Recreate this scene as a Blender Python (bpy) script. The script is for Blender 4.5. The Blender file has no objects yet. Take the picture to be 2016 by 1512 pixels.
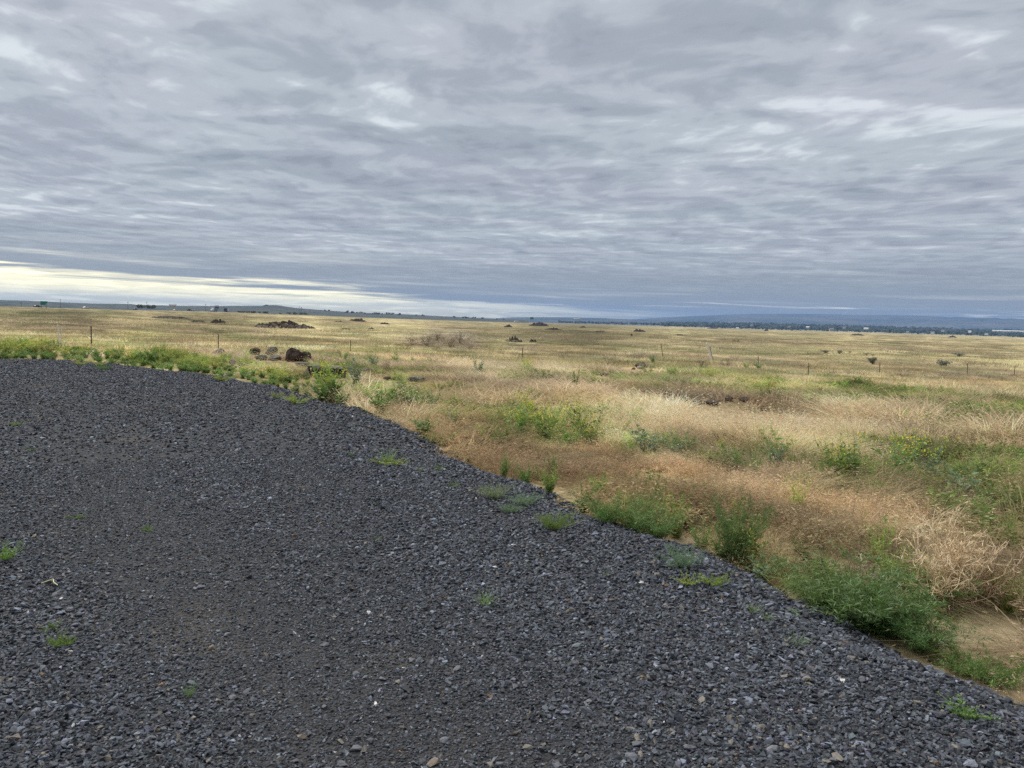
import bpy, bmesh, math, random
import numpy as np
from mathutils import Matrix, Vector

D = bpy.data
SC = bpy.context.scene
COL = SC.collection
R = math.radians
rng = np.random.default_rng(11)
random.seed(5)

# ------------------------------------------------------------------ camera
CAM_Z = 1.60
PITCH, ROLL, FOC = 4.7, 1.65, 1514.0          # degrees, degrees, pixels of a 2016 wide frame
cd = D.cameras.new('camera'); cam = D.objects.new('camera', cd); COL.objects.link(cam)
cd.sensor_fit = 'HORIZONTAL'; cd.angle = 2 * math.atan(1008 / FOC)
cd.clip_start = 0.05; cd.clip_end = 60000
CM = Matrix.Rotation(R(90 - PITCH), 4, 'X') @ Matrix.Rotation(R(ROLL), 4, 'Z')
cam.matrix_world = Matrix.Translation((0, 0, CAM_Z)) @ CM
SC.camera = cam
CR = np.array(CM.to_3x3())

# ------------------------------------------------------------------ colour management, sampling
SC.view_settings.view_transform = 'Standard'; SC.view_settings.look = 'None'
SC.view_settings.exposure = 1.5; SC.view_settings.gamma = 1.0
SC.view_settings.use_curve_mapping = False
SC.render.engine = 'CYCLES'
SC.cycles.max_bounces = 5; SC.cycles.diffuse_bounces = 3; SC.cycles.transmission_bounces = 3
SC.cycles.volume_bounces = 0; SC.cycles.caustics_reflective = False; SC.cycles.caustics_refractive = False
SC.cycles.use_denoising = False
SC.cycles.use_adaptive_sampling = False

# ------------------------------------------------------------------ node helper
class NT:
    def __init__(s, tree): s.t = tree; s.n = tree.nodes; s.l = tree.links
    def add(s, typ, ins=None, **props):
        n = s.n.new(typ)
        for k, v in props.items(): setattr(n, k, v)
        for k, v in (ins or {}).items(): s.put(n.inputs[k], v)
        return n
    def put(s, sock, v):
        if isinstance(v, bpy.types.NodeSocket): s.l.new(v, sock)
        else: sock.default_value = v
    def m(s, op, a, b=None, c=None, clamp=False):
        n = s.n.new('ShaderNodeMath'); n.operation = op; n.use_clamp = clamp
        s.put(n.inputs[0], a)
        if b is not None: s.put(n.inputs[1], b)
        if c is not None: s.put(n.inputs[2], c)
        return n.outputs[0]
    def rng(s, v, a, b, c=0.0, d=1.0, smooth=True):
        n = s.n.new('ShaderNodeMapRange'); n.clamp = True
        n.interpolation_type = 'SMOOTHSTEP' if smooth else 'LINEAR'
        for i, x in enumerate((v, a, b, c, d)): s.put(n.inputs[i], x)
        return n.outputs[0]
    def mix(s, f, a, b, blend='MIX'):
        n = s.n.new('ShaderNodeMix'); n.data_type = 'RGBA'; n.blend_type = blend
        s.put(n.inputs[0], f); s.put(n.inputs[6], a); s.put(n.inputs[7], b)
        return n.outputs[2]
    def noise(s, vec, scale, detail=3.0, rough=0.5, dist=0.0, ntype=None):
        n = s.n.new('ShaderNodeTexNoise')
        if ntype: n.noise_type = ntype
        s.put(n.inputs['Vector'], vec); s.put(n.inputs['Scale'], scale); s.put(n.inputs['Detail'], detail)
        s.put(n.inputs['Roughness'], rough); s.put(n.inputs['Distortion'], dist)
        return n.outputs['Fac']
    def xyz(s, x, y, z=0.0):
        n = s.n.new('ShaderNodeCombineXYZ')
        s.put(n.inputs[0], x); s.put(n.inputs[1], y); s.put(n.inputs[2], z)
        return n.outputs[0]
def rgb(*c): return (c[0], c[1], c[2], 1.0)

# ------------------------------------------------------------------ sky (world) and sun
SUN_EL, SUN_AZ = 55.0, -40.0            # azimuth measured from the view direction, left is negative
w = D.worlds.new('World'); SC.world = w; w.use_nodes = True
w.cycles.sampling_method = 'MANUAL'; w.cycles.sample_map_resolution = 512
T = NT(w.node_tree); T.n.clear()
sky = T.add('ShaderNodeTexSky', sky_type='NISHITA', sun_disc=False,
            sun_elevation=R(SUN_EL), sun_rotation=R(SUN_AZ), air_density=1.0, dust_density=2.0)
geo = T.add('ShaderNodeTexCoord')
dirv = T.add('ShaderNodeVectorMath', {0: geo.outputs['Generated']}, operation='NORMALIZE').outputs[0]
sep = T.add('ShaderNodeSeparateXYZ', {0: dirv})
dx, dy, dz = sep.outputs
zp = T.m('MAXIMUM', dz, 0.0)
zc = T.m('ADD', zp, 0.030)
u = T.m('DIVIDE', dx, zc); v = T.m('DIVIDE', dy, zc)
az = T.m('ARCTAN2', dx, dy)
el = T.m('MULTIPLY', T.m('ARCSINE', dz), 57.29578)        # degrees
pv = T.xyz(u, v, 0.0)
# cloud deck: large patches, rolling cells, fine wisps, all in the plane of the deck
w1 = T.noise(pv, 0.55, 2.0, 0.5)
warp = T.m('MULTIPLY', T.m('SUBTRACT', w1, 0.5), 0.7)
u2 = T.m('ADD', u, warp); v2 = T.m('SUBTRACT', v, T.m('MULTIPLY', warp, 0.7))
wv1 = T.noise(T.xyz(u, v, 31.0), 1.6, 3.0, 0.5); wv2 = T.noise(T.xyz(u, v, 47.0), 1.6, 3.0, 0.5)
def deck_h(du, dv):                     # thinness of the deck at a point of its plane
    uu = T.m('ADD', T.m('ADD', u2, du), T.m('MULTIPLY', wv1, 0.34)); vv = T.m('ADD', T.m('ADD', v2, dv), T.m('MULTIPLY', wv2, 0.34))
    rv = T.xyz(T.m('ADD', T.m('MULTIPLY', uu, 1.08), T.m('MULTIPLY', vv, 0.16)), T.m('MULTIPLY', vv, 0.82), 3.1)
    vo = T.add('ShaderNodeTexVoronoi', {'Vector': rv, 'Scale': 2.9, 'Smoothness': 0.8, 'Randomness': 1.0}, feature='SMOOTH_F1').outputs['Distance']
    return T.m('ADD', T.m('ADD', T.m('MULTIPLY', T.noise(rv, 2.3, 6.0, 0.50, 0.12), 0.72), T.m('MULTIPLY', T.noise(rv, 6.0, 4.0, 0.52, 0.3), 0.22)), T.m('MULTIPLY', vo, 0.20))
big = T.noise(T.xyz(T.m('MULTIPLY', u, 0.8), v, 7.7), 0.50, 3.0, 0.55, 0.3)
h0 = deck_h(0.0, 0.0); h1 = deck_h(-0.05, 0.12)
relief = T.m('SUBTRACT', h0, h1)
h = T.m('ADD', T.m('ADD', T.m('MULTIPLY', big, 1.05), h0), T.m('MULTIPLY', relief, 1.25))
b = T.rng(h, 0.63, 1.50, 0.0, 1.0, smooth=False)             # 0 thick and dark .. 1 thin and bright
ramp = T.add('ShaderNodeValToRGB', {0: b})
cr = ramp.color_ramp; cr.interpolation = 'EASE'
cr.elements[0].position = 0.0; cr.elements[0].color = rgb(0.158, 0.170, 0.197)
cr.elements[1].position = 1.0; cr.elements[1].color = rgb(0.420, 0.435, 0.452)
e = cr.elements.new(0.35); e.color = rgb(0.212, 0.226, 0.254)
e = cr.elements.new(0.65); e.color = rgb(0.276, 0.292, 0.318)
deck = ramp.outputs[0]
# slow drift of hue across the deck: mauve here, blue green there
hue = T.noise(T.xyz(u, v, 21.0), 0.9, 2.0, 0.5)
deck = T.mix(T.rng(hue, 0.4, 0.62), T.mix(1.0, deck, rgb(1.0, 0.998, 1.008), 'MULTIPLY'),
             T.mix(1.0, deck, rgb(0.975, 1.01, 1.0), 'MULTIPLY'))
# towards the horizon the deck is seen edge on: long blue grey streaks
stv = T.xyz(T.m('MULTIPLY', az, 2.6), T.m('ADD', T.m('MULTIPLY', el, 1.15), T.m('MULTIPLY', az, 0.9)), 4.0)
st = T.noise(stv, 1.35, 5.0, 0.55, 0.4)
st2 = T.noise(T.xyz(T.m('MULTIPLY', az, 5.0), T.m('MULTIPLY', el, 2.6), 9.0), 1.1, 5.0, 0.55, 0.6)
warmaz = T.rng(az, -0.02, -0.50)
lowblue = T.mix(warmaz, rgb(0.165, 0.182, 0.200), rgb(0.178, 0.192, 0.198))
lowlite = T.mix(warmaz, rgb(0.290, 0.300, 0.300), rgb(0.460, 0.455, 0.400))
low = T.mix(T.rng(T.m('ADD', T.m('MULTIPLY', st, 0.7), T.m('MULTIPLY', st2, 0.3)), 0.48, 0.68), lowblue, lowlite)
fl = T.m('MULTIPLY', T.rng(el, 6.5, 1.8), 0.9)
deck = T.mix(fl, deck, low)
# the gap under the deck on the left, lit by the hidden sun
edge = T.rng(az, 0.10, -0.60, 0.75, 2.55, smooth=False)
edn = T.m('ADD', edge, T.m('MULTIPLY', T.m('SUBTRACT', T.m('ADD', T.m('MULTIPLY', st, 0.6), T.m('MULTIPLY', st2, 0.4)), 0.5), 6.0))
gap = T.m('MULTIPLY', T.rng(T.m('SUBTRACT', edn, el), -0.55, 0.65), T.rng(az, 0.40, -0.28))
lump = T.noise(T.xyz(T.m('MULTIPLY', az, 22.0), T.m('MULTIPLY', el, 3.4), 2.0), 1.0, 4.0, 0.55, 0.3)
cream = T.mix(T.rng(lump, 0.40, 0.62), rgb(1.00, 0.91, 0.56), rgb(1.22, 1.11, 0.70))
cream = T.mix(T.m('MULTIPLY', T.rng(el, 1.0, 0.3), T.rng(lump, 0.62, 0.45)), cream, rgb(0.80, 0.70, 0.42))
glow = T.mix(T.rng(st2, 0.36, 0.50), T.mix(0.25, cream, rgb(0.27, 0.285, 0.27)), cream)
# thin bright slits further right, just over the mountains
slit = T.m('MULTIPLY', T.rng(T.m('ABSOLUTE', T.m('SUBTRACT', el, T.m('ADD', T.m('MULTIPLY', st2, 2.2), T.rng(az, 0.0, 0.6, 0.15, 0.10)))), 0.22, 0.03),
           T.rng(st, 0.38, 0.54))
deck = T.mix(T.m('MULTIPLY', slit, T.rng(az, -0.3, 0.1)), deck, rgb(0.62, 0.60, 0.54))
bgS = T.add('ShaderNodeBackground', {0: sky.outputs[0], 1: 0.10})
bgC = T.add('ShaderNodeBackground', {0: T.mix(gap, deck, glow), 1: 0.63})
mx = T.add('ShaderNodeMixShader', {0: 0.97, 1: bgS.outputs[0], 2: bgC.outputs[0]})
out = T.add('ShaderNodeOutputWorld', {0: mx.outputs[0]})

sl = D.lights.new('sun', 'SUN'); sl.energy = 1.5; sl.angle = R(70); sl.color = (1.0, 0.98, 0.94)
so = D.objects.new('sun', sl); COL.objects.link(so)
sdv = Vector((math.sin(R(SUN_AZ)) * math.cos(R(SUN_EL)), math.cos(R(SUN_AZ)) * math.cos(R(SUN_EL)), math.sin(R(SUN_EL))))
so.rotation_euler = (-sdv).to_track_quat('-Z', 'Y').to_euler(); so.location = (0, 0, 400)

# ------------------------------------------------------------------ numpy helpers: noise, projection, terrain
def _hash(ix, iy, seed):
    n = (ix.astype(np.int64) * 374761393 + iy.astype(np.int64) * 668265263 + seed * 974634641) & 0x7fffffff
    n = ((n ^ (n >> 13)) * 1274126177) & 0x7fffffff
    n = n ^ (n >> 16)
    return (n & 0xffff) / 65535.0
def vnoise(x, y, seed=0):
    ix = np.floor(x); iy = np.floor(y); fx = x - ix; fy = y - iy
    fx = fx * fx * (3 - 2 * fx); fy = fy * fy * (3 - 2 * fy)
    a = _hash(ix, iy, seed); b_ = _hash(ix + 1, iy, seed); c = _hash(ix, iy + 1, seed); d_ = _hash(ix + 1, iy + 1, seed)
    return (a * (1 - fx) + b_ * fx) * (1 - fy) + (c * (1 - fx) + d_ * fx) * fy
def fbm(x, y, scale, seed=0, octv=4):
    s = np.zeros_like(x, dtype=float); amp = 0.5; tot = 0; f = 1.0 / scale
    for i in range(octv):
        s += amp * vnoise(x * f * (0.8 if i % 2 else 1) + i * 17.3 + 0.6 * y * f, y * f - i * 9.1 - 0.3 * x * f, seed + i)
        tot += amp; amp *= 0.5; f *= 2.03
    return s / tot
def sst(x, a, b):
    t = np.clip((x - a) / (b - a), 0, 1); return t * t * (3 - 2 * t)

_d = np.log(np.array([3, 8, 12, 25, 45, 65, 120, 300, 700, 1500, 4000, 15000.0]))
_a = np.radians(np.array([-34, -18, 0, 18, 34.0]))
_z = np.array([
 [-.12, -.15, -.15, -.20, -.45, -.60, -.80, -0.6, 0.5, 0.3, -4, -8],
 [-.12, -.15, -.15, -.20, -.50, -.75, -1.1, -1.4, 0.3, 0.2, -4, -8],
 [-.12, -.15, -.17, -.30, -.75, -1.05, -1.7, -2.6, -3.0, -3.5, -5, -8],
 [-.14, -.18, -.22, -.45, -1.0, -1.5, -2.3, -3.0, -3.2, -4.0, -6, -8],
 [-.16, -.22, -.30, -.60, -1.35, -1.95, -2.6, -3.2, -3.5, -4.0, -6, -8]])
def base_z(X, Y):
    d = np.maximum(np.hypot(X, Y), 3.0); ld = np.clip(np.log(d), _d[0], _d[-1] - 1e-6)
    a = np.clip(np.arctan2(X, np.maximum(Y, 0.05 * np.abs(X) + 1e-3)), _a[0], _a[-1] - 1e-6)
    i = np.clip(np.searchsorted(_d, ld, side='right') - 1, 0, len(_d) - 2); j = np.clip(np.searchsorted(_a, a, side='right') - 1, 0, len(_a) - 2)
    fi = (ld - _d[i]) / (_d[i + 1] - _d[i]); fj = (a - _a[j]) / (_a[j + 1] - _a[j])
    fj = fj * fj * (3 - 2 * fj)
    return (_z[j, i] * (1 - fi) + _z[j, i + 1] * fi) * (1 - fj) + (_z[j + 1, i] * (1 - fi) + _z[j + 1, i + 1] * fi) * fj
MOUNDS = []            # (x, y, rx, ry, h) filled in below
def ground_z(X, Y):
    X = np.asarray(X, float); Y = np.asarray(Y, float); d = np.hypot(X, Y)
    z = base_z(X, Y)
    z = z + (fbm(X, Y, 1.6, 3, 3) - .5) * .16 * sst(d, 3, 6) + (fbm(X, Y, 9, 8, 3) - .5) * .40 * sst(d, 10, 40)
    z = z + (fbm(X, Y, 22, 17, 3) - .5) * .9 * sst(d, 50, 110) + (fbm(X, Y, 60, 14, 4) - .5) * 2.2 * sst(d, 90, 300) + (fbm(X, Y, 300, 23, 4) - .5) * 5.0 * sst(d, 600, 2000)
    for (mx_, my_, rx, ry, hh) in MOUNDS:
        z = z + hh * np.exp(-(((X - mx_) / rx) ** 2 + ((Y - my_) / ry) ** 2))
    return z
def gz(x, y): return float(ground_z(np.array([x]), np.array([y]))[0])
def ray(px, py):
    d = CR @ np.array([(px - 1008) / FOC, (756 - py) / FOC, -1.0]); return d / np.linalg.norm(d)
def at_pad(px, py):
    d = ray(px, py); t = CAM_Z / -d[2]; return np.array([d[0] * t, d[1] * t])
def at(px, py):                      # where the sight line of a photo point meets the field
    d = ray(px, py); t = np.geomspace(2.0, 9000, 1500)
    z = CAM_Z + d[2] * t; g = ground_z(d[0] * t, d[1] * t)
    k = np.argmax(z < g)
    if not (z < g).any(): k = len(t) - 1
    return np.array([d[0] * t[k], d[1] * t[k]])
def at_dist(px, dist):               # a bearing taken from the photo and a distance
    d = ray(px, 632 + (px - 1008) * .0288); hxy = np.hypot(d[0], d[1]); return np.array([d[0] / hxy * dist, d[1] / hxy * dist])
def project(X, Y, Z):
    P = np.stack([X, Y, Z - CAM_Z], -1) @ CR
    dep = np.maximum(-P[..., 2], 1e-3)
    return 1008 + FOC * P[..., 0] / dep, 756 - FOC * P[..., 1] / dep

# edge of the gravel pad, read from the photograph and laid on the ground
EDGE_PX = [(2016, 1368), (1900, 1322), (1760, 1268), (1640, 1218), (1560, 1182), (1450, 1135), (1370, 1088), (1290, 1058),
           (1200, 1022), (1100, 985), (1000, 942), (960, 927), (880, 893), (830, 862), (790, 838), (740, 818), (690, 803), (640, 790),
           (600, 777), (520, 757), (460, 742), (400, 737), (340, 731), (240, 718), (150, 711), (60, 708), (0, 708)]
epts = [at_pad(*p) for p in EDGE_PX]
POLY = np.array([(7.5, -8), (5.2, -0.6), (3.6, 2.1)] + [tuple(p) for p in epts] + [(-24, 24.2), (-36, 24.8), (-36, -8)])
def pad_sd(X, Y, rough=True):         # > 0 inside the pad
    X = np.asarray(X, float); Y = np.asarray(Y, float)
    best = np.full(X.shape, 1e9); ins = np.zeros(X.shape, bool)
    n = len(POLY)
    for i in range(n):
        ax, ay = POLY[i]; bx, by = POLY[(i + 1) % n]
        ex, ey = bx - ax, by - ay
        t = np.clip(((X - ax) * ex + (Y - ay) * ey) / (ex * ex + ey * ey), 0, 1)
        best = np.minimum(best, np.hypot(X - ax - t * ex, Y - ay - t * ey))
        if ay != by:
            c = ((ay > Y) != (by > Y)) & (X < ex * (Y - ay) / ey + ax); ins ^= c
    s = np.where(ins, best, -best)
    if rough: s = s + (fbm(X, Y, 0.8, 40, 4) - .5) * .55
    return s
def rut(X, Y):                        # 1 in the worn wheel tracks, where the stone is finer
    p1 = np.array([at_pad(*p) for p in [(60, 760), (150, 820), (230, 950), (330, 1100), (500, 1260), (760, 1480), (1000, 1800)]])
    p2 = np.array([at_pad(*p) for p in [(560, 800), (560, 900), (640, 1060), (820, 1300), (1050, 1512), (1300, 1900)]])
    m_ = np.zeros_like(X)
    for pl, wd, amt in ((p1, .55, 1.0), (p2, .42, .55)):
        dmin = np.full(X.shape, 1e9)
        for (ax, ay), (bx, by) in zip(pl[:-1], pl[1:]):
            ex, ey = bx - ax, by - ay; t = np.clip(((X - ax) * ex + (Y - ay) * ey) / (ex * ex + ey * ey), 0, 1)
            dmin = np.minimum(dmin, np.hypot(X - ax - t * ex, Y - ay - t * ey))
        m_ = np.maximum(m_, amt * np.exp(-(dmin / (wd + .02 * np.hypot(X, Y))) ** 2))
    return np.clip(m_ * 1.0 + (fbm(X, Y, 1.3, 61, 4) - .5) * .9, 0, 1) * (1 - .75 * sst(np.hypot(X, Y), 6, 14))
def pad_z(X, Y, s):
    z = (fbm(X, Y, 2.2, 50, 3) - .5) * .05 - .03 * rut(X, Y) + .03
    return z - .40 * sst(-s, -.35, 1.0)

# ------------------------------------------------------------------ mesh helpers
def new_mesh(name, V, F, mats=(), attrs=None, smooth=False):
    me = D.meshes.new(name); me.from_pydata([tuple(q) for q in V] if not isinstance(V, list) else V, [], F)
    for m_ in mats: me.materials.append(m_)
    if attrs:
        for k, (typ, arr) in attrs.items():
            a = me.attributes.new(k, typ, 'POINT'); arr = np.ascontiguousarray(arr, dtype=np.int32 if typ == 'INT' else np.float32)
            a.data.foreach_set('color' if 'COLOR' in typ else ('vector' if typ == 'FLOAT_VECTOR' else 'value'), arr.ravel())
    if smooth: me.polygons.foreach_set('use_smooth', [True] * len(me.polygons))
    me.update(); return me
def link(name, data, parent=None, loc=(0, 0, 0), rot=(0, 0, 0), scl=1.0):
    o = D.objects.new(name, data); COL.objects.link(o); o.parent = parent
    o.location = loc; o.rotation_euler = rot; o.scale = (scl, scl, scl) if not hasattr(scl, '__len__') else scl
    return o
def tag(o, label=None, cat=None, group=None, kind=None):
    if label: o['label'] = label
    if cat: o['category'] = cat
    if group: o['group'] = group
    if kind: o['kind'] = kind
    return o
class MB:                              # collects simple solids into one mesh
    def __init__(s): s.V = []; s.F = []
    def add(s, V, F):
        k = len(s.V); s.V += [tuple(map(float, q)) for q in V]; s.F += [tuple(i + k for i in f) for f in F]
    def box(s, x0, y0, z0, x1, y1, z1, taper=0.0):
        t = taper
        s.add([(x0, y0, z0), (x1, y0, z0), (x1, y1, z0), (x0, y1, z0), (x0 + t, y0 + t, z1), (x1 - t, y0 + t, z1), (x1 - t, y1 - t, z1), (x0 + t, y1 - t, z1)],
              [(3, 2, 1, 0), (4, 5, 6, 7), (0, 1, 5, 4), (1, 2, 6, 5), (2, 3, 7, 6), (3, 0, 4, 7)])
    def tube(s, pts, rad, n=5, cap=True):
        pts = [Vector(q) for q in pts]; rad = rad if hasattr(rad, '__len__') else [rad] * len(pts)
        V = []; F = []
        for i, p in enumerate(pts):
            d = (pts[min(i + 1, len(pts) - 1)] - pts[max(i - 1, 0)]).normalized()
            a = d.orthogonal().normalized() if i == 0 else (a - d * a.dot(d)).normalized()
            b_ = d.cross(a)
            for k in range(n):
                q = 2 * math.pi * k / n; V.append(p + (a * math.cos(q) + b_ * math.sin(q)) * rad[i])
        for i in range(len(pts) - 1):
            for k in range(n): F.append((i * n + k, i * n + (k + 1) % n, (i + 1) * n + (k + 1) % n, (i + 1) * n + k))
        if cap: F.append(tuple(reversed(range(n)))); F.append(tuple((len(pts) - 1) * n + k for k in range(n)))
        s.add(V, F)
    def prism(s, prof, y0, y1):          # closed profile in x,z pushed along y
        n = len(prof); V = [(x, y0, z) for x, z in prof] + [(x, y1, z) for x, z in prof]
        s.add(V, [tuple(range(n)), tuple(reversed(range(n, 2 * n)))] + [(i, i + n, (i + 1) % n + n, (i + 1) % n) for i in range(n)])
    def wheel(s, x, y, z, r_, wd, n=12):
        V = [(x + r_ * math.cos(2 * math.pi * k / n), y, z + r_ * math.sin(2 * math.pi * k / n)) for k in range(n)]
        V += [(a, y + wd, c) for a, _, c in V]
        s.add(V, [tuple(range(n)), tuple(reversed(range(n, 2 * n)))] + [(k, k + n, (k + 1) % n + n, (k + 1) % n) for k in range(n)])
    def mesh(s, name, mat, bevel=0.0):
        me = D.meshes.new(name); me.from_pydata(s.V, [], s.F); me.materials.append(mat)
        bm = bmesh.new(); bm.from_mesh(me)
        bmesh.ops.recalc_face_normals(bm, faces=bm.faces)
        if bevel: bmesh.ops.bevel(bm, geom=[e_ for e_ in bm.edges], offset=bevel, segments=1, affect='EDGES')
        bm.to_mesh(me); bm.free(); return me
    def build(s, name, mat, parent=None, **k): 
        bv = k.pop('bevel', 0.0); return link(name, s.mesh(name, mat, bv), parent, **k)

# ------------------------------------------------------------------ materials
def mat_new(name):
    m_ = D.materials.new(name); m_.use_nodes = True; m_.node_tree.nodes.clear(); return m_, NT(m_.node_tree)
def mat_plain(name, c, rough=0.7, noise_scale=6.0, var=0.25, metal=0.0, bump=0.0):
    m_, t = mat_new(name); tc = t.add('ShaderNodeTexCoord').outputs['Object']
    f = t.noise(tc, noise_scale, 5.0, 0.6)
    c2 = t.mix(f, rgb(*[q * (1 - var) for q in c]), rgb(*[min(1, q * (1 + var)) for q in c]))
    p = t.add('ShaderNodeBsdfPrincipled', {'Base Color': c2, 'Roughness': rough, 'Metallic': metal})
    if bump:
        bn = t.add('ShaderNodeBump', {'Height': t.noise(tc, noise_scale * 3, 5.0, 0.6), 'Strength': bump, 'Distance': 0.02}); t.put(p.inputs['Normal'], bn.outputs[0])
    t.add('ShaderNodeOutputMaterial', {0: p.outputs[0]}); return m_
def mat_leaf(name, source, trans=0.35, var=0.3, gloss=0.0):
    """blade and leaf material; the colour comes from the instance ('INST'), the object ('OBJ') or a fixed colour"""
    m_, t = mat_new(name)
    if source == 'INST': c = t.add('ShaderNodeAttribute', attribute_type='INSTANCER', attribute_name='col').outputs['Color']
    elif source == 'OBJ': c = t.add('ShaderNodeObjectInfo').outputs['Color']
    else: c = t.add('ShaderNodeRGB').outputs[0]; c.default_value = rgb(*source)
    ti = t.add('ShaderNodeAttribute', attribute_type='GEOMETRY', attribute_name='tint').outputs['Color']
    c = t.mix(1.0, c, ti, 'MULTIPLY')
    df = t.add('ShaderNodeBsdfDiffuse', {0: c}); tr = t.add('ShaderNodeBsdfTranslucent', {0: c})
    mx_ = t.add('ShaderNodeMixShader', {0: trans, 1: df.outputs[0], 2: tr.outputs[0]})
    last = mx_.outputs[0]
    if gloss:
        gl = t.add('ShaderNodeBsdfGlossy', {0: rgb(1, 1, 1), 1: 0.45}); last = t.add('ShaderNodeMixShader', {0: gloss, 1: last, 2: gl.outputs[0]}).outputs[0]
    t.add('ShaderNodeOutputMaterial', {0: last}); return m_
M_GRASS = mat_leaf('grass_inst', 'INST', 0.5)
M_LEAF = mat_leaf('leaf_obj', 'OBJ', 0.38, gloss=0.03)
M_FLOWER = mat_leaf('flower_yellow', (0.82, 0.74, 0.10), 0.3)
M_TWIG = mat_leaf('twig_obj', 'OBJ', 0.0)

def stone_mat(name, source):
    m_, t = mat_new(name)
    c = (t.add('ShaderNodeAttribute', attribute_type='INSTANCER', attribute_name='col').outputs['Color'] if source == 'INST'
         else t.add('ShaderNodeObjectInfo').outputs['Color'])
    tc = t.add('ShaderNodeTexCoord').outputs['Object']
    f = t.noise(tc, 2.2, 5.0, 0.65)
    c2 = t.mix(t.rng(f, 0.3, 0.7), t.mix(1.0, c, rgb(.72, .72, .74), 'MULTIPLY'), t.mix(1.0, c, rgb(1.25, 1.24, 1.22), 'MULTIPLY'))
    bn = t.add('ShaderNodeBump', {'Height': t.noise(tc, 5.0, 5.0, 0.7), 'Strength': .35, 'Distance': .2})
    p = t.add('ShaderNodeBsdfPrincipled', {'Base Color': c2, 'Roughness': .72, 'Normal': bn.outputs[0]})
    p.inputs['Specular IOR Level'].default_value = .35
    t.add('ShaderNodeOutputMaterial', {0: p.outputs[0]}); return m_
M_STONE = stone_mat('gravel_inst', 'INST'); M_STONE_O = stone_mat('gravel_obj', 'OBJ')

def rock_mat(name, dark, lite, lichen, scale=2.2, lich_amt=.5):
    m_, t = mat_new(name); tc = t.add('ShaderNodeTexCoord').outputs['Object']
    f = t.noise(tc, scale, 6.0, 0.65, .4); f2 = t.noise(tc, scale * 4.2, 5.0, 0.6)
    c = t.mix(t.rng(f, .32, .68), rgb(*dark), rgb(*lite))
    c = t.mix(t.m('MULTIPLY', t.rng(f2, .52, .66), lich_amt), c, rgb(*lichen))
    bh = t.m('ADD', t.noise(tc, scale * 3, 6.0, .7), t.m('MULTIPLY', t.noise(tc, scale * 11, 4.0, .6), .4))
    bn = t.add('ShaderNodeBump', {'Height': bh, 'Strength': .8, 'Distance': .06})
    p = t.add('ShaderNodeBsdfPrincipled', {'Base Color': c, 'Roughness': .9, 'Normal': bn.outputs[0]})
    p.inputs['Specular IOR Level'].default_value = .2
    t.add('ShaderNodeOutputMaterial', {0: p.outputs[0]}); return m_
M_BASALT = rock_mat('basalt_brown', (.030, .020, .016), (.095, .062, .048), (.15, .12, .10), 3.0, .45)
M_BASALTG = rock_mat('basalt_grey', (.07, .065, .062), (.17, .16, .15), (.26, .26, .22), 3.0, .7)
M_LAVA = rock_mat('lava_dark', (.040, .031, .026), (.145, .112, .086), (.28, .22, .15), 1.0, .5)
M_PINK = rock_mat('rock_pink', (.30, .22, .19), (.52, .42, .38), (.10, .08, .07), 6.0, .6)

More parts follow.
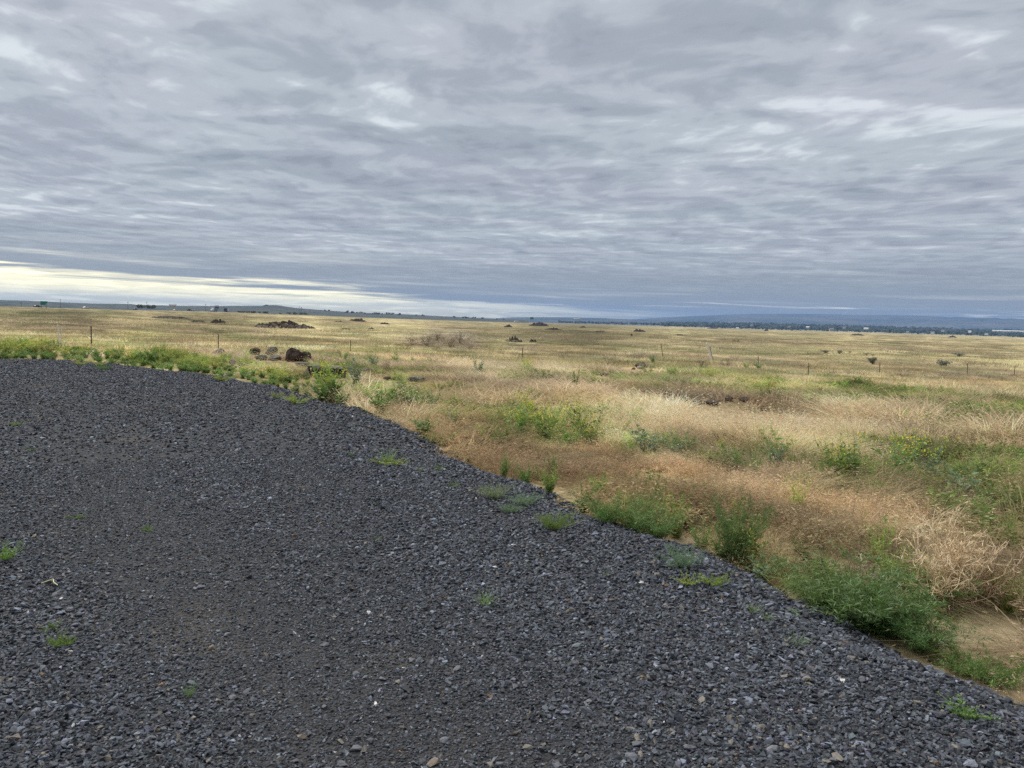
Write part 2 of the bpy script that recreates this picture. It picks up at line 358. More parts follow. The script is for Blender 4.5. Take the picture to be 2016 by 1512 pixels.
# ------------------------------------------------------------------ what grows where
PAL = dict(straw=(.66, .505, .295), pale=(.74, .61, .42), gold=(.46, .39, .225), rust=(.45, .31, .18), tan=(.54, .42, .27),
           brown=(.33, .245, .165), olive=(.38, .35, .165), green=(.17, .25, .075), lime=(.24, .36, .085), grey=(.40, .355, .30), blue=(.16, .24, .14))
PAL = {k: np.array(q) for k, q in PAL.items()}
PATCH = [  # photo ellipse, colour, weight
 (875, 676, 90, 16, 'grey', 2.6), (880, 680, 80, 12, 'brown', 2.4),
 (930, 890, 90, 40, 'rust', 1), (1040, 915, 120, 45, 'rust', 1.3), (1170, 950, 150, 50, 'rust', 1.4), (1320, 975, 150, 48, 'rust', 1.4), (1470, 1010, 150, 45, 'rust', 1.3),
 (1600, 1060, 130, 40, 'rust', 1.0), (1850, 1020, 130, 28, 'rust', .9), (1970, 1060, 80, 60, 'rust', .8), (1560, 955, 160, 20, 'brown', .8), (740, 770, 40, 25, 'tan', 1),
 (1150, 750, 170, 30, 'pale', 1), (1300, 860, 130, 22, 'pale', .9), (1700, 860, 260, 35, 'pale', 1.0), (1920, 880, 120, 40, 'straw', 1), (1120, 795, 130, 22, 'straw', 1), (1500, 840, 160, 22, 'straw', .9),
 (1250, 925, 60, 16, 'pale', .9), (1480, 1000, 60, 20, 'pale', .7), (1200, 880, 40, 20, 'pale', .7), (1560, 850, 120, 16, 'grey', .9), (1320, 830, 80, 14, 'brown', .6),
 (1060, 840, 100, 22, 'lime', .8), (1150, 855, 60, 20, 'green', .8), (890, 830, 50, 22, 'olive', .8), (1300, 895, 110, 20, 'green', .55), (1470, 915, 60, 24, 'green', .9),
 (1660, 930, 80, 28, 'lime', 1.0), (1790, 930, 110, 26, 'green', .7), (1890, 960, 70, 30, 'green', .8), (1990, 930, 40, 30, 'green', .7), (1340, 745, 110, 14, 'olive', 1.0), (1400, 755, 80, 12, 'green', .7),
 (1850, 838, 50, 12, 'green', 1.0), (1960, 815, 60, 10, 'green', .9), (1530, 770, 50, 14, 'olive', .8), (1690, 1110, 160, 24, 'olive', .9), (1500, 1110, 110, 30, 'green', .7), (1900, 1210, 160, 20, 'olive', .8),
 (1180, 990, 60, 20, 'green', .8), (1330, 1020, 120, 20, 'olive', .8), (1040, 960, 40, 20, 'green', .8),
 (1400, 790, 110, 12, 'brown', 1.3), (1240, 705, 90, 8, 'grey', 1.0), (1440, 720, 70, 7, 'grey', .8), (1640, 735, 60, 6, 'grey', .9), (1860, 738, 90, 5, 'grey', .9), (1000, 700, 110, 8, 'gold', 1), (1110, 690, 90, 8, 'gold', .8),
 (1960, 780, 80, 10, 'pale', 1.2), (1700, 755, 260, 12, 'straw', .9), (860, 750, 80, 10, 'brown', .6), (780, 735, 70, 10, 'brown', .6), (760, 690, 120, 8, 'olive', .7), (640, 690, 90, 9, 'olive', .6),
 (250, 660, 60, 8, 'olive', .9), (318, 663, 45, 5, 'green', 1.2), (460, 658, 36, 7, 'green', 1.0), (690, 655, 34, 5, 'green', 1.0), (60, 616, 120, 3.5, 'green', 1.1), (290, 643, 60, 4, 'green', .9),
 (160, 645, 220, 6, 'tan', 1.4), (480, 650, 160, 7, 'tan', 1.2), (110, 670, 160, 5, 'olive', .8), (90, 630, 180, 5, 'gold', .8), (640, 668, 120, 5, 'brown', .8), (860, 660, 120, 5, 'brown', .9), (1200, 665, 200, 4, 'brown', .8), (1000, 655, 140, 4, 'olive', .6),
 (1100, 678, 260, 4, 'olive', .7), (1640, 715, 160, 5, 'brown', .9), (330, 620, 140, 3, 'brown', .8), (1820, 705, 220, 5, 'gold', .8), (1500, 690, 120, 5, 'olive', .8), (1600, 680, 300, 6, 'olive', .5)]
def veg(X, Y):
    """colour, relative height and greenness of what covers the field at each point"""
    d = np.hypot(X, Y); Z = ground_z(X, Y); px, py = project(X, Y, Z)
    n1 = fbm(X, Y, 2.2, 71, 4); n2 = fbm(X, Y, 11, 77, 4); n3 = fbm(X, Y, 55, 83, 4); n4 = fbm(X, Y, 260, 91, 4)
    far = sst(d, 40, 140)
    W = {k: np.zeros_like(d) for k in PAL}
    W['straw'] += .65; W['brown'] += .8 * sst(n1 * .7 + n2 * .3, .44, .34) * (1 - far); W['gold'] += .5 * far; W['pale'] += 1.3 * sst(n1, .50, .66) * (1 - .5 * far); W['rust'] += .35 * sst(n2, .52, .64) * (1 - far)
    W['grey'] += .45 * sst(n1 * .5 + n2 * .5, .42, .34); W['olive'] += .9 * sst(n2, .50, .62) * (.45 + .55 * far) + 1.0 * far * sst(n3, .44, .60)
    n5 = fbm(X, Y, 1.3, 203, 3); W['green'] += 1.5 * sst(n5 * .6 + n2 * .4, .52, .60) * (1 - far); W['brown'] += 1.5 * far * sst(n3 * .6 + n2 * .4, .52, .40) + .7 * sst(n4, .5, .36) * far
    W['gold'] += .35 * sst(n3, .46, .60) * far
    W['pale'] += .35 * far * sst(n2, .46, .56)
    W['tan'] += .25 * sst(n4, .50, .62) * far
    nm = fbm(X, Y, np.maximum(d * .05, .8), 113, 3)
    W['green'] += 1.7 * sst(d, 16, 40) * (1 - sst(d, 120, 260)) * sst(fbm(X, Y, 5.5, 221, 4), .55, .63) + 1.0 * sst(d, 120, 260) * sst(fbm(X, Y, 30, 227, 4), .56, .66)
    jx = (fbm(X, Y, np.maximum(d * .03, .5), 101, 3) - .5); jy = (fbm(X, Y, np.maximum(d * .03, .5), 107, 3) - .5)
    for cx, cy, rx, ry, c, wt in PATCH:
        q = ((px - cx) / rx + jx * 2.6) ** 2 + ((py - cy) / ry + jy * 3.0) ** 2
        W[c] += wt * (.5 + 3.4 * sst(nm, .35, .65)) * np.exp(-q * 1.1)
    W['olive'] += .6 * far; s = sum(W.values()); colr = sum(W[k][:, None] * PAL[k] for k in PAL) / s[:, None]
    colr = colr * (1 - .13 * sst(d, 60, 220)[:, None]) * np.exp((fbm(X, Y, np.maximum(d * .11, 4), 211, 5)[:, None] - .5) * 1.8 * far[:, None])
    gl_ = colr.mean(1, keepdims=True); colr = colr + (gl_ * np.array([1.06, 1.02, .84]) - colr) * .20 * far[:, None]
    grn = (W['green'] + W['lime'] + .5 * W['olive']) / s
    rus = (W['rust'] + W['brown'] * .4) / s
    hgt = .75 + .55 * (n1 - .5) + .25 * W['straw'] / s + .2 * W['pale'] / s - .25 * W['grey'] / s - .1 * W['brown'] / s
    return colr, hgt, grn, rus, px, py

# ------------------------------------------------------------------ mounds in the field
for px, py, rx, ry, hh in [(875, 688, 3.0, 1.8, 1.1), (830, 686, 1.6, 1.4, .35), (1430, 800, 2.0, .9, .22), (1240, 712, 2.4, 1.2, .35), (1380, 735, 3.0, 1.4, .35)]:
    x, y = at(px, py); MOUNDS.append((x, y, rx, ry, hh))

# ------------------------------------------------------------------ ground sheet (to the horizon)
def polar_sheet(rings, azs, zfun):
    A, Rr = np.meshgrid(azs, rings); X = np.sin(A) * Rr; Y = np.cos(A) * Rr
    Z = zfun(X, Y); n = len(azs); m_ = len(rings)
    V = np.stack([X, Y, Z], -1).reshape(-1, 3)
    i, j = np.meshgrid(np.arange(m_ - 1), np.arange(n - 1), indexing='ij'); k = (i * n + j).ravel()
    F = np.stack([k, k + n, k + n + 1, k + 1], -1)
    return X, Y, V, F
def grid_mesh(name, V, F, mat, attrs=None, smooth=True):
    me = D.meshes.new(name); me.vertices.add(len(V)); me.vertices.foreach_set('co', np.asarray(V, np.float32).ravel())
    me.loops.add(F.size); me.loops.foreach_set('vertex_index', F.astype(np.int32).ravel())
    me.polygons.add(len(F)); me.polygons.foreach_set('loop_start', np.arange(0, F.size, F.shape[1], dtype=np.int32))
    me.polygons.foreach_set('loop_total', np.full(len(F), F.shape[1], np.int32))
    me.materials.append(mat)
    for kk, arr in (attrs or {}).items():
        a = me.attributes.new(kk, 'FLOAT_COLOR', 'POINT'); arr = np.concatenate([arr, np.ones((len(arr), 1))], 1)
        a.data.foreach_set('color', arr.astype(np.float32).ravel())
    me.update(calc_edges=True); me.validate()
    me.polygons.foreach_set('use_smooth', [smooth] * len(me.polygons)); return me
fine = np.radians(np.arange(-46, 46.01, .25)); coarse = np.radians(np.arange(52, 310, 6.0))
azs = np.concatenate([fine, coarse, [2 * math.pi + fine[0]]])
rings = np.concatenate([[.3], np.geomspace(1.2, 16000, 420)])
def gfun(X, Y):
    z = ground_z(X, Y); s = pad_sd(X.ravel(), Y.ravel(), False).reshape(X.shape)
    return np.where(s > -.1, np.minimum(z, -.22), z)
gX, gY, gV, gF = polar_sheet(rings, azs, gfun)
gcol, _, ggrn, grus, gpx, gpy = veg(gX.ravel(), gY.ravel())
gd = np.hypot(gX, gY).ravel()
SAND = np.array((.46, .36, .26))
# bare pale sand shows beside the pad and in breaks of the grass
sandm = np.zeros(len(gd))
for cx, cy, rx, ry in [(1345, 1068, 60, 26), (1960, 1290, 110, 60), (1620, 1160, 40, 20), (1880, 1270, 60, 40), (1150, 975, 30, 16)]:
    sandm = np.maximum(sandm, np.exp(-((gpx - cx) / rx) ** 2 - ((gpy - cy) / ry) ** 2))
near = (1 - sst(gd, 20, 70))[:, None]
litter = np.array((.36, .28, .19))
gcol = gcol * (1 - near * .75) + litter * near * .75
sandm = np.clip(sandm * 1.5, 0, 1)[:, None]
gcol = gcol * (1 - sandm) + SAND * sandm
M_GROUND, t = mat_new('field_soil')
tc = t.add('ShaderNodeTexCoord').outputs['Object']
c = t.add('ShaderNodeAttribute', attribute_type='GEOMETRY', attribute_name='col').outputs['Color']
f1 = t.noise(tc, 9.0, 6.0, .65); f2 = t.noise(tc, .12, 8.0, .62); f3 = t.noise(tc, .018, 6.0, .6)
c = t.mix(1.0, c, t.mix(t.rng(f1, .3, .7), rgb(.62, .62, .62), rgb(1.3, 1.28, 1.22)), 'MULTIPLY')
c = t.mix(1.0, c, t.mix(t.rng(f2, .36, .64), rgb(.68, .66, .64), rgb(1.22, 1.22, 1.16)), 'MULTIPLY')
c = t.mix(1.0, c, t.mix(t.rng(f3, .38, .62), rgb(.80, .84, .78), rgb(1.12, 1.08, 1.05)), 'MULTIPLY')
bn = t.add('ShaderNodeBump', {'Height': t.noise(tc, 14.0, 8.0, .7), 'Strength': .8, 'Distance': .04})
p = t.add('ShaderNodeBsdfDiffuse', {0: c, 'Normal': bn.outputs[0]}); t.add('ShaderNodeOutputMaterial', {0: p.outputs[0]})
ground = link('ground', grid_mesh('ground', gV, gF, M_GROUND, {'col': gcol}))
tag(ground, 'rolling dry grass plain reaching the far horizon', kind='structure')

# ------------------------------------------------------------------ gravel pad
gx = np.concatenate([np.arange(-36, -16, .4), np.arange(-16, 7.6, .09)]); gy = np.concatenate([np.arange(-8, 1.5, .3), np.arange(1.5, 26.2, .09)])
PX, PY = np.meshgrid(gx, gy); s_ = pad_sd(PX.ravel(), PY.ravel()).reshape(PX.shape)
PZ = pad_z(PX, PY, s_)
keepv = s_ > -.9
i, j = np.meshgrid(np.arange(PX.shape[0] - 1), np.arange(PX.shape[1] - 1), indexing='ij')
kq = keepv[:-1, :-1] & keepv[1:, :-1] & keepv[:-1, 1:] & keepv[1:, 1:]
k = (i * PX.shape[1] + j)[kq]; n = PX.shape[1]
pF = np.stack([k, k + 1, k + n + 1, k + n], -1)
used = np.unique(pF); remap = np.full(PX.size, -1); remap[used] = np.arange(len(used))
pV = np.stack([PX.ravel(), PY.ravel(), PZ.ravel()], -1)[used]; pF = remap[pF]
prut = rut(pV[:, 0], pV[:, 1]) * .9; psd = s_.ravel()[used]
bx_, by_ = at_pad(575, 957)
pcol = np.stack([prut, np.clip(fbm(pV[:, 0], pV[:, 1], .9, 131, 4) + .9 * np.exp(-((pV[:, 0] - bx_) / .16) ** 2 - ((pV[:, 1] - by_) / .16) ** 2), 0, 1), sst(-psd, .1, .45)], -1)
M_PAD, t = mat_new('gravel_bed'); tc = t.add('ShaderNodeTexCoord').outputs['Object']
at_ = t.add('ShaderNodeSeparateColor', {0: t.add('ShaderNodeAttribute', attribute_type='GEOMETRY', attribute_name='col').outputs['Color']})
wv = t.add('ShaderNodeVectorMath', {0: tc, 1: (1, 1, 1)}, operation='MULTIPLY').outputs[0]
vo = t.add('ShaderNodeTexVoronoi', {'Vector': wv, 'Scale': 75.0, 'Randomness': 1.0}); vo2 = t.add('ShaderNodeTexVoronoi', {'Vector': wv, 'Scale': 34.0})
cv = t.add('ShaderNodeSeparateColor', {0: vo.outputs['Color']}).outputs[0]
base = t.mix(cv, rgb(.020, .021, .024), rgb(.066, .068, .075))
dirt = t.mix(t.noise(tc, 30, 4, .6), rgb(.027, .026, .027), rgb(.062, .058, .054))
c = t.mix(t.m('MULTIPLY', at_.outputs[0], .6), base, dirt)
c = t.mix(t.m('MULTIPLY', t.rng(at_.outputs[1], .58, .72), .45), c, rgb(.10, .085, .06))
c = t.mix(t.m('MULTIPLY', at_.outputs[2], .8), c, rgb(.16, .125, .09))
hh = t.m('ADD', t.m('MULTIPLY', vo.outputs['Distance'], -1.0), t.m('MULTIPLY', vo2.outputs['Distance'], -.8))
bn = t.add('ShaderNodeBump', {'Height': hh, 'Strength': 1.0, 'Distance': .016})
p = t.add('ShaderNodeBsdfPrincipled', {'Base Color': c, 'Roughness': .85, 'Normal': bn.outputs[0]}); p.inputs['Specular IOR Level'].default_value = .25
t.add('ShaderNodeOutputMaterial', {0: p.outputs[0]})
pad = link('gravel_driveway', grid_mesh('gravel_driveway', pV, pF, M_PAD, {'col': pcol}))
tag(pad, 'dark grey crushed gravel pad curving across the foreground', kind='structure')

# ------------------------------------------------------------------ hills on the left, mountains on the right
def pitch_up(py, px):                 # elevation angle of a photo point above the true horizon
    d = ray(px, py); return math.asin(d[2])
def ridge_sheet(name, prof, dist, depth, mat, rough, seed, foot=-12, back=True):
    pxs = np.array([q[0] for q in prof]); els = np.array([pitch_up(q[1], q[0]) for q in prof])
    azp = np.array([math.atan2(ray(q[0], q[1])[0], ray(q[0], q[1])[1]) for q in prof])
    A = np.linspace(azp[0], azp[-1], 420); E = np.interp(A, azp, els)
    S = np.concatenate([np.linspace(0, 1, 26), [1.25, 1.6]])
    Z = np.zeros((len(S), len(A))); X = np.zeros_like(Z); Y = np.zeros_like(Z)
    for q, s0 in enumerate(S):
        rr = dist + depth * s0
        X[q] = np.sin(A) * rr; Y[q] = np.cos(A) * rr
        top = CAM_Z + np.tan(E) * (dist + depth)
        gul = fbm(A * dist, np.full_like(A, s0 * depth * .55), depth * .26, seed, 5)
        prf = s0 ** .85 if s0 <= 1 else 1 - (s0 - 1) * .8
        Z[q] = foot + (top - foot) * np.clip(prf + (gul - .5) * rough * 4 * s0 * max(0, 1 - s0) - 0 * gul, 0, 1.2)
        if s0 >= 1: Z[q] = np.minimum(Z[q], top)
    V = np.stack([X, Y, Z], -1).reshape(-1, 3); n_ = len(A)
    i_, j_ = np.meshgrid(np.arange(len(S) - 1), np.arange(n_ - 1), indexing='ij'); k_ = (i_ * n_ + j_).ravel()
    return link(name, grid_mesh(name, V, np.stack([k_, k_ + n_, k_ + n_ + 1, k_ + 1], -1), mat))
def hill_mat(name, a, b_, sc):
    m_, t = mat_new(name); tc = t.add('ShaderNodeTexCoord').outputs['Object']
    f = t.noise(tc, sc, 7.0, .62); 
    df = t.add('ShaderNodeBsdfDiffuse', {0: t.mix(t.rng(f, .35, .65), rgb(*a), rgb(*b_))})
    t.add('ShaderNodeOutputMaterial', {0: df.outputs[0]}); return m_
M_HILL = hill_mat('hill_scrub', (.055, .065, .050), (.13, .125, .095), .012)
M_MTN = hill_mat('mountain_scrub', (.060, .070, .060), (.14, .13, .11), .0016)
hl = ridge_sheet('hills', [(-500, 588), (-200, 591), (0, 590.5), (20, 591), (60, 592.5), (130, 595.5), (180, 597.5), (255, 598.5), (270, 600), (330, 601.5), (410, 602.5), (470, 602),
      (515, 602), (521, 600.6), (545, 600.5), (560, 603), (590, 607), (640, 611), (700, 615), (800, 619), (900, 624), (1000, 628.5), (1040, 630)], 2300, 1500, M_HILL, .5, 201, -6)
tag(hl, 'low grey green hills along the left horizon', kind='structure')
mt = ridge_sheet('mountains', [(1060, 632.5), (1150, 631), (1250, 628.5), (1310, 624.5), (1400, 620.5), (1470, 618), (1560, 617.8), (1610, 618.2), (1700, 620), (1760, 620.3), (1800, 621.5), (1830, 622.5), (1850, 623.2),
      (1868, 624.8), (1885, 623.7), (1905, 625.2), (1925, 625.6), (1960, 624.7), (1975, 627), (1990, 626.3), (2016, 628.5), (2100, 630), (2250, 632), (2500, 638)], 8200, 3200, M_MTN, .8, 307, -8)
tag(mt, 'long blue mountain ridge on the right horizon', kind='structure')
md = ridge_sheet('mountains', [(960, 627.6), (1010, 624.8), (1060, 624.2), (1110, 624.5), (1180, 626), (1230, 628), (1330, 633), (1420, 640)], 7000, 1200, M_MTN, .5, 311, -8)
tag(md, 'faint low blue ridge in the middle of the horizon', kind='structure')

# ------------------------------------------------------------------ haze
hz = MB(); hz.box(-16500, -16500, -13, 16500, 16500, 270)
M_HAZE, t = mat_new('haze_air')
pvn = t.add('ShaderNodeVolumePrincipled', {'Color': rgb(.32, .54, .93), 'Density': 8.0e-5, 'Anisotropy': 0.0})
ho = t.add('ShaderNodeOutputMaterial'); t.l.new(pvn.outputs[0], ho.inputs['Volume'])
haze = hz.build('haze', M_HAZE); tag(haze, kind='stuff')
HAZE = haze

# ------------------------------------------------------------------ blade and plant meshes
def ribbons(n, r, h, hv, lean, curl, wd, segs, rg, ldir=None, lspread=math.pi, base=None):
    """n tapering blades rising from a disc of radius r; returns verts, faces, tip points"""
    q = rg.uniform(0, 2 * math.pi, n); rr = r * np.sqrt(rg.uniform(0, 1, n))
    B = np.stack([rr * np.cos(q), rr * np.sin(q), np.zeros(n)], -1) if base is None else base
    ld = (q + rg.normal(0, .7, n)) if ldir is None else ldir + rg.normal(0, lspread, n)
    H = h * (1 + hv * rg.uniform(-1, 1, n)); L = np.clip(np.abs(lean * (1 + .5 * rg.normal(0, 1, n))), 0, 1.5); C = curl * rg.uniform(.2, 1.6, n)
    D_ = np.stack([np.cos(ld), np.sin(ld), 0 * ld], -1); sa = ld + math.pi / 2 + rg.normal(0, .6, n)
    S = np.stack([np.cos(sa), np.sin(sa), 0 * sa], -1)
    V = []; per = 2 * segs + 1
    H = H / np.sqrt(1 + .5 * (L + .7 * C) ** 2)
    for s in range(segs):
        tt = s / segs
        P = B + D_ * (H * (L * tt + C * tt * tt))[:, None]; P[:, 2] += H * tt * (1 - .35 * np.minimum(C, 1.6) * tt) * np.sqrt(1 / (1 + L * L))
        ww = wd * (1 - .75 * tt) * .5
        V += [P - S * ww, P + S * ww]
    P = B + D_ * (H * (L + C))[:, None]; P[:, 2] += H * (1 - .35 * np.minimum(C, 1.6)) * np.sqrt(1 / (1 + L * L)); V.append(P)
    V = np.stack(V, 1).reshape(-1, 3); F = []
    for b_ in range(n):
        o = b_ * per
        for s in range(segs - 1): F.append((o + 2 * s, o + 2 * s + 1, o + 2 * s + 3, o + 2 * s + 2))
        F.append((o + 2 * segs - 2, o + 2 * segs - 1, o + 2 * segs))
    return V, F, P
class Plant:
    def __init__(s): s.V = []; s.F = []; s.T = []; s.k = 0
    def put(s, V, F, tint):
        s.V.append(np.asarray(V, float)); s.F += [tuple(i + s.k for i in f) for f in F]; s.k += len(V)
        tint = np.asarray(tint, float); s.T.append(np.broadcast_to(tint, (len(V), 3)) if tint.ndim == 1 else tint)
    def mesh(s, name, mat):
        V = np.concatenate(s.V); Tn = np.concatenate(s.T); Tn = np.concatenate([Tn, np.ones((len(Tn), 1))], 1)
        return new_mesh(name, [tuple(q) for q in V.tolist()], s.F, [mat], {'tint': ('FLOAT_COLOR', Tn)})
def pertint(n, per, rg, var=.2, hue=.04):
    b_ = rg.uniform(1 - var, 1 + var, (n, 1)) * (1 + rg.normal(0, hue, (n, 3))); return np.repeat(b_, per, 0)
def leaflets(P, dirs, ln, wd, rg, fold=.0):
    """one diamond leaf at each point P along each direction"""
    n = len(P); dirs = dirs / np.maximum(np.linalg.norm(dirs, axis=1, keepdims=True), 1e-6)
    up = rg.normal(0, 1, (n, 3)); S = np.cross(dirs, up); S /= np.maximum(np.linalg.norm(S, axis=1, keepdims=True), 1e-6)
    ln = ln * rg.uniform(.6, 1.3, (n, 1)); wv = wd * rg.uniform(.7, 1.3, (n, 1)) * .5
    V = np.stack([P, P + dirs * ln * .45 + S * wv, P + dirs * ln, P + dirs * ln * .45 - S * wv], 1).reshape(-1, 3)
    return V, [(4 * i, 4 * i + 1, 4 * i + 2, 4 * i + 3) for i in range(n)]

def cheat(seed, n=46, r=.14, h=.36, heads=5, lean=.22, curl=.35, wd=.0045, ldir=None, lsp=.6):
    rg = np.random.default_rng(seed); pl = Plant()
    V, F, P = ribbons(n, r, h, .35, lean, curl, wd, 3, rg, ldir, lsp); pl.put(V, F, pertint(n, 7, rg))
    V, F, _ = ribbons(n // 2, r * 1.1, h * .45, .4, .5, .5, wd * 1.1, 2, rg); pl.put(V, F, pertint(n // 2, 5, rg, .25))
    if heads:
        Q = np.repeat(P, heads, 0) + rg.normal(0, .008, (n * heads, 3)); Q[:, 2] -= rg.uniform(0, .11, n * heads) * h / .36
        dr = rg.normal(0, 1, (n * heads, 3)); dr[:, 2] = -.3 + .7 * rg.normal(0, .6, n * heads)
        V, F = leaflets(Q, dr, .034, .008, rg); pl.put(V, F, pertint(n * heads, 4, rg, .35, .05))
    return pl
def patch(seed, size, n, h, wd, heads=0):
    rg = np.random.default_rng(seed); pl = Plant()
    B = np.stack([rg.uniform(-size, size, n) / 2, rg.uniform(-size, size, n) / 2, np.zeros(n) - .02], -1)
    V, F, P = ribbons(n, 0, h, .45, .25, .35, wd, 2, rg, None, 1, B); pl.put(V, F, pertint(n, 5, rg, .18))
    return pl
def stalks(rg, ns, h, spread, r0=.03):
    """stem poly-lines fanning from a root"""
    out = []
    for i in range(ns):
        a = rg.uniform(0, 2 * math.pi); sp = spread * rg.uniform(.2, 1.1); hh = h * rg.uniform(.65, 1.1); r_ = r0 * rg.uniform(0, 1)
        t_ = np.linspace(0, 1, 7)[:, None]; wob = np.cumsum(rg.normal(0, .012 * h / .5, (7, 3)), 0)
        P = np.array([math.cos(a) * r_, math.sin(a) * r_, 0]) + t_ * np.array([math.cos(a) * sp, math.sin(a) * sp, 0]) * h * (0.5 + .5 * t_) + np.array([0, 0, 1]) * t_ * hh + wob * t_
        out.append(P)
    return out
def stem_ribbon(pl, P, w0, w1, tint, rg):
    n = len(P); S = rg.normal(0, 1, 3); S[2] *= .2; S /= np.linalg.norm(S)
    ww = np.linspace(w0, w1, n)[:, None] * .5
    V = np.stack([P - S * ww, P + S * ww], 1).reshape(-1, 3)
    pl.put(V, [(2 * i, 2 * i + 1, 2 * i + 3, 2 * i + 2) for i in range(n - 1)], tint)
def mustard(seed, ns=10, h=.55, spread=.5, leaf=1.0, flowers=1.0, leafn=16):
    rg = np.random.default_rng(seed); pl = Plant(); fl = Plant()
    for P in stalks(rg, ns, h, spread):
        stem_ribbon(pl, P, .007, .003, (1.0, 1.05, .9), rg)
        k = leafn; tt = rg.uniform(.0, .85, k) ** 1.2; Q = np.stack([np.interp(tt * 6, range(7), P[:, c]) for c in range(3)], -1)
        dr = rg.normal(0, 1, (k, 3)); dr[:, 2] = np.abs(dr[:, 2]) * .4 + .1
        V, F = leaflets(Q, dr, .095 * leaf * (1.15 - tt[:, None] * .7), .024 * leaf, rg); pl.put(V, F, pertint(k, 4, rg, .3, .08))
        for b_ in range(rg.integers(3, 6)):
            t0 = rg.uniform(.4, .98); q0 = np.array([np.interp(t0 * 6, range(7), P[:, c]) for c in range(3)])
            d_ = rg.normal(0, .5, 3); d_[2] = 1; d_ /= np.linalg.norm(d_); ln = h * rg.uniform(.12, .3)
            br = q0 + np.linspace(0, 1, 4)[:, None] * d_ * ln; stem_ribbon(pl, br, .003, .002, (1.05, 1.1, .85), rg)
            kk = 7; tb = rg.uniform(.1, 1, kk)[:, None]; dr = rg.normal(0, 1, (kk, 3)); dr[:, 2] = abs(dr[:, 2])
            V, F = leaflets(q0 + tb * d_ * ln, dr, .026 * leaf, .007, rg); pl.put(V, F, pertint(kk, 4, rg, .3, .08) * np.array([1.1, 1.1, .9]))
            if flowers and rg.uniform() < flowers:
                kf = int(rg.integers(3, 7)); Q = br[-1] + rg.normal(0, .016, (kf, 3)); dr = rg.normal(0, 1, (kf, 3))
                V, F = leaflets(Q, dr, .017, .013, rg); fl.put(V, F, pertint(kf, 4, rg, .2, .05))
    return pl, fl
def feathery(seed, ns=22, h=.34, spread=.75, ln=.034, side=9, perside=11, wd=.0042):
    rg = np.random.default_rng(seed); pl = Plant()
    for P in stalks(rg, ns, h, spread, .06):
        stem_ribbon(pl, P, .005, .0025, (1.0, .95, .7), rg)
        for b_ in range(side):
            t0 = rg.uniform(.12, 1); q0 = np.array([np.interp(t0 * 6, range(7), P[:, c]) for c in range(3)])
            d_ = rg.normal(0, .8, 3); d_[2] = abs(d_[2]) + .5; d_ /= np.linalg.norm(d_); L_ = h * rg.uniform(.12, .34)
            tb = rg.uniform(0, 1, perside)[:, None]; Q = q0 + tb * d_ * L_
            dr = d_ * .7 + rg.normal(0, .75, (perside, 3)); V, F = leaflets(Q, dr, ln, wd, rg)
            pl.put(V, F, pertint(perside, 4, rg, .3, .07) * rg.uniform(.8, 1.2))
    return pl
def rosette(seed, n=12, ln=.14, wd=.03, rise=.35):
    rg = np.random.default_rng(seed); pl = Plant()
    for i in range(n):
        a = i * 2.4 + rg.normal(0, .3); L_ = ln * rg.uniform(.5, 1.15); up = rise * rg.uniform(.3, 1.5); t_ = np.linspace(0, 1, 5)[:, None]
        P = np.array([math.cos(a), math.sin(a), 0]) * t_ * L_ + np.array([0, 0, 1]) * L_ * up * (t_ - .55 * t_ ** 2) + np.array([0, 0, .006])
        S = np.array([-math.sin(a), math.cos(a), .25 * rg.normal()]); wv = (wd * np.array([.35, .9, 1, .7, .05]) * .5 * rg.uniform(.7, 1.2))[:, None]
        V = np.stack([P - S * wv, P + S * wv], 1).reshape(-1, 3)
        pl.put(V, [(2 * q, 2 * q + 1, 2 * q + 3, 2 * q + 2) for q in range(4)], rg.uniform(.7, 1.3) * (1 + rg.normal(0, .05, 3)))
    return pl
def tuft(seed, n=60, r=.05, h=.2, wd=.006, lean=.5, curl=.5):
    rg = np.random.default_rng(seed); pl = Plant(); V, F, _ = ribbons(n, r, h, .4, lean, curl, wd, 3, rg); pl.put(V, F, pertint(n, 7, rg, .3)); return pl

